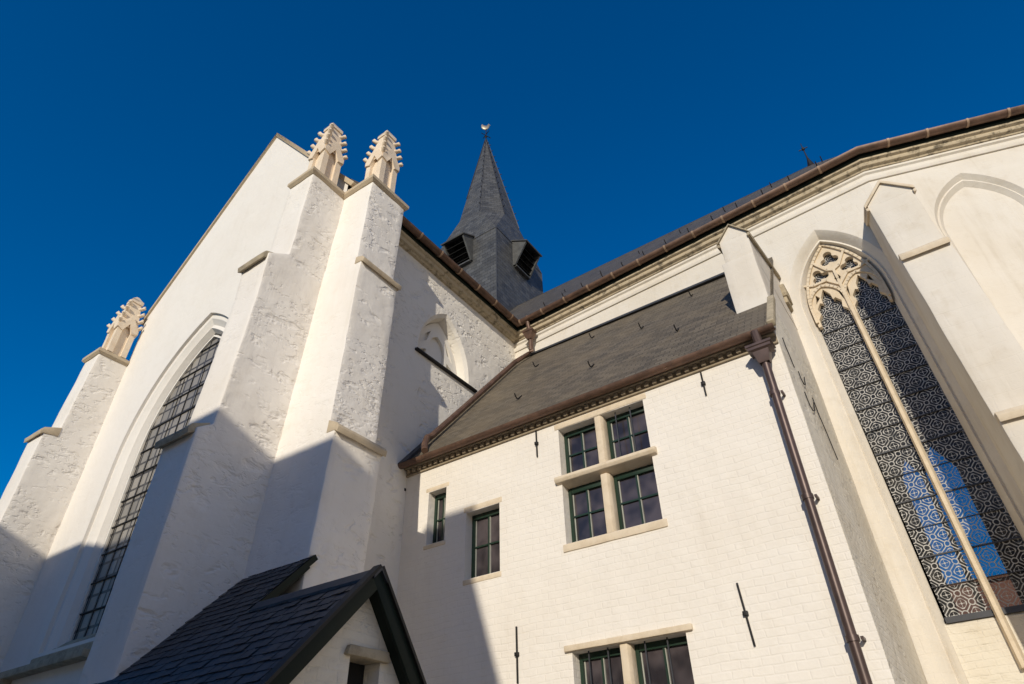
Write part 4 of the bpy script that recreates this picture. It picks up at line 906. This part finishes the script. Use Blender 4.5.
def raking(mb, x, ya, za, yb, zb_, w_, h_):
    A, B = Vector((x, ya, za)), Vector((x, yb, zb_)); d = (B-A).normalized(); n = Vector((0, -d.z, d.y)); n = n if n.z > 0 else -n
    mb.prism([(A.y+n.y*0.03, A.z+n.z*0.03), (B.y+n.y*0.03, B.z+n.z*0.03), (B.y-n.y*h_, B.z-n.z*h_), (A.y-n.y*h_, A.z-n.z*h_)], lambda y, z, q: (q, y, z), x-w_, x)
    return A, B, n
raking(bb, PX, PEY-0.05, ZEV-0.05*PS, PRY, PRZ+0.02, 0.035, 0.115); raking(bb, PX+0.001, PBY+0.05, ZEV-0.05*PSB, PRY, PRZ+0.02, 0.037, 0.115)
bb.build('bargeboard', M['dkgreen'], por, bevel=0.006)
bb = MB(); raking(bb, PX+0.03, PEY-0.07, ZEV-0.07*PS+0.03, PRY, PRZ+0.05, 0.10, 0.0); raking(bb, PX+0.031, PBY+0.07, ZEV-0.07*PS+0.03, PRY, PRZ+0.05, 0.10, 0.0)
bb.build('verge_trim', M['iron'], por)
bb = MB(); raking(bb, -6.60, 4.42, PRZ-0.03*PS-0.03, 5.12, PRZ+PS*0.67-0.02, 0.05, 0.09); bb.build('bargeboard', M['dkgreen'], por)
w = MB()
gw = lambda y, z, d=0: (PX-0.17-d, y, z)
yo = [(4.36, 2.35), (4.36, 2.97), (4.74, 2.97), (4.74, 2.35)]
yl, yr = PEY+0.14, PBY-0.14
w.plate([(yl, 0), (yr, 0), (yr, ZEV+0.14*PSB-0.10), (PRY, PRZ-0.12), (yl, ZEV+0.14*PS-0.10)], [yo], gw)
w.loft([[gw(a, b, 0) for a, b in yo], [gw(a, b, 0.22) for a, b in yo]])
w.face([(-8.5, yl, 0), (PX-0.17, yl, 0), (PX-0.17, yl, ZEV+0.03), (-8.5, yl, ZEV+0.03)]); w.face([(-8.5, yl, 0), (-8.5, 5.1, 0), (-8.5, 5.1, 4.35), (-8.5, yl, ZEV+0.03)])
w.face([(-6.58, yr, 0), (PX-0.17, yr, 0), (PX-0.17, yr, ZEV+0.03), (-6.58, yr, ZEV+0.03)])
w.build('wall', M['endwall'], por)
b = MB(); b.prism([(4.28, 2.965), (4.82, 2.965), (4.80, 3.06), (4.31, 3.05)], gw, -0.05, 0.2); b.rough(0.1, 0.008, 4, 0.01); pw = b.build('window', M['ledge'], por, label='small unglazed slit window with a rough stone lintel')
b = MB(); b.prism(yo, gw, 0.20, 0.21); b.build('pane', M['black'], pw)  # no glass: black sheet stands in for the dark behind the opening
b = MB()
for x in (-5.05, -6.3, -7.6):
    b.prism([(yl+0.0, ZEV-0.02), (PEY-0.02, ZEV-0.03), (PEY, ZEV-0.12), (yl, ZEV-0.34)], lambda y, z, q: (q, y, z), x-0.05, x+0.05)
b.build('eaves_bracket', M['woodbrown'], por, bevel=0.01)
b = MB(); b.prism([(PEY-0.02, ZEV-0.10), (PEY+0.02, ZEV-0.10), (PEY+0.02, ZEV-0.004), (PEY-0.02, ZEV-0.02)], lambda y, z, q: (q, y, z), -8.6, PX-0.07); b.build('eaves_board', M['dkgreen'], por)

# ================================================================== houses behind the camera (they cast the long shadow) and beyond the choir
def gabled_house(name, x0, x1, y0, y1, ze, zr, label, wallm, roofm, chimney=None):
    h = empty(name, ((x0+x1)/2, (y0+y1)/2, 0), label, 'house'); ym = (y0+y1)/2
    w = MB(); w.prism([(y0+0.1, 0), (y1-0.1, 0), (y1-0.1, ze), (ym, zr-0.12), (y0+0.1, ze)], lambda y, z, x: (x, y, z), x0+0.05, x1-0.05); w.build('wall', wallm, h)
    r = MB(); s_ = (zr-ze)/(ym-y0)
    roof_plane(r, [(x0, y0-0.2, ze-0.2*s_), (x1, y0-0.2, ze-0.2*s_), (x1, ym, zr), (x0, ym, zr)], 0.1); roof_plane(r, [(x1, y1+0.2, ze-0.2*s_), (x0, y1+0.2, ze-0.2*s_), (x0, ym, zr), (x1, ym, zr)], 0.1)
    ro = r.build('roof', roofm, h)
    if chimney:
        c_ = MB(); c_.box(chimney[0], chimney[1], ym-0.35, ym+0.35, zr-1, chimney[2]-0.1); c_.box(chimney[0]-0.05, chimney[1]+0.05, ym-0.4, ym+0.4, chimney[2]-0.1, chimney[2]); c_.build('chimney', M['redbrick'], ro)
    n = int((x1-x0)/2.2)
    for i in range(n):
        for z in (1.2, 4.2):
            x = x0+1.1+(x1-x0-2.2)*i/max(1, n-1) if n > 1 else (x0+x1)/2
            f = MB()
            for a, b_, c_, d_ in ((x-0.5, x-0.42, z, z+1.5), (x+0.42, x+0.5, z, z+1.5), (x-0.42, x+0.42, z, z+0.08), (x-0.42, x+0.42, z+1.42, z+1.5), (x-0.03, x+0.03, z+0.08, z+1.42)): f.box(a, b_, y1-0.12, y1-0.05, c_, d_)
            f = f.build('window', M['beading'], h); p = MB(); p.box(x-0.42, x+0.42, y1-0.105, y1-0.085, z+0.08, z+1.42); p.build('pane', M['pane'], f)
    return h
HY = -9.0; HX = (KX-0.35)*14.48+0.1
gabled_house('house', -7.2+HX, -0.43+HX, HY-3.2, HY+3.2, 6.4, 11.36, 'tall brick house with a chimney across the lane from the church', M['redbrick'], M['tile'], (-1.33+HX, -0.50+HX, 12.05))
gabled_house('house', -24.0+HX, -7.25+HX, HY-3.2, HY+3.2, 6.8, 11.73, 'long plastered house across the lane from the church gable', M['wall'], M['slate_dark'])
gabled_house('brick_house', -12, 8, 40, 48, 11.5, 12.15, 'red brick building seen through the choir windows', M['redbrick'], M['tile'])
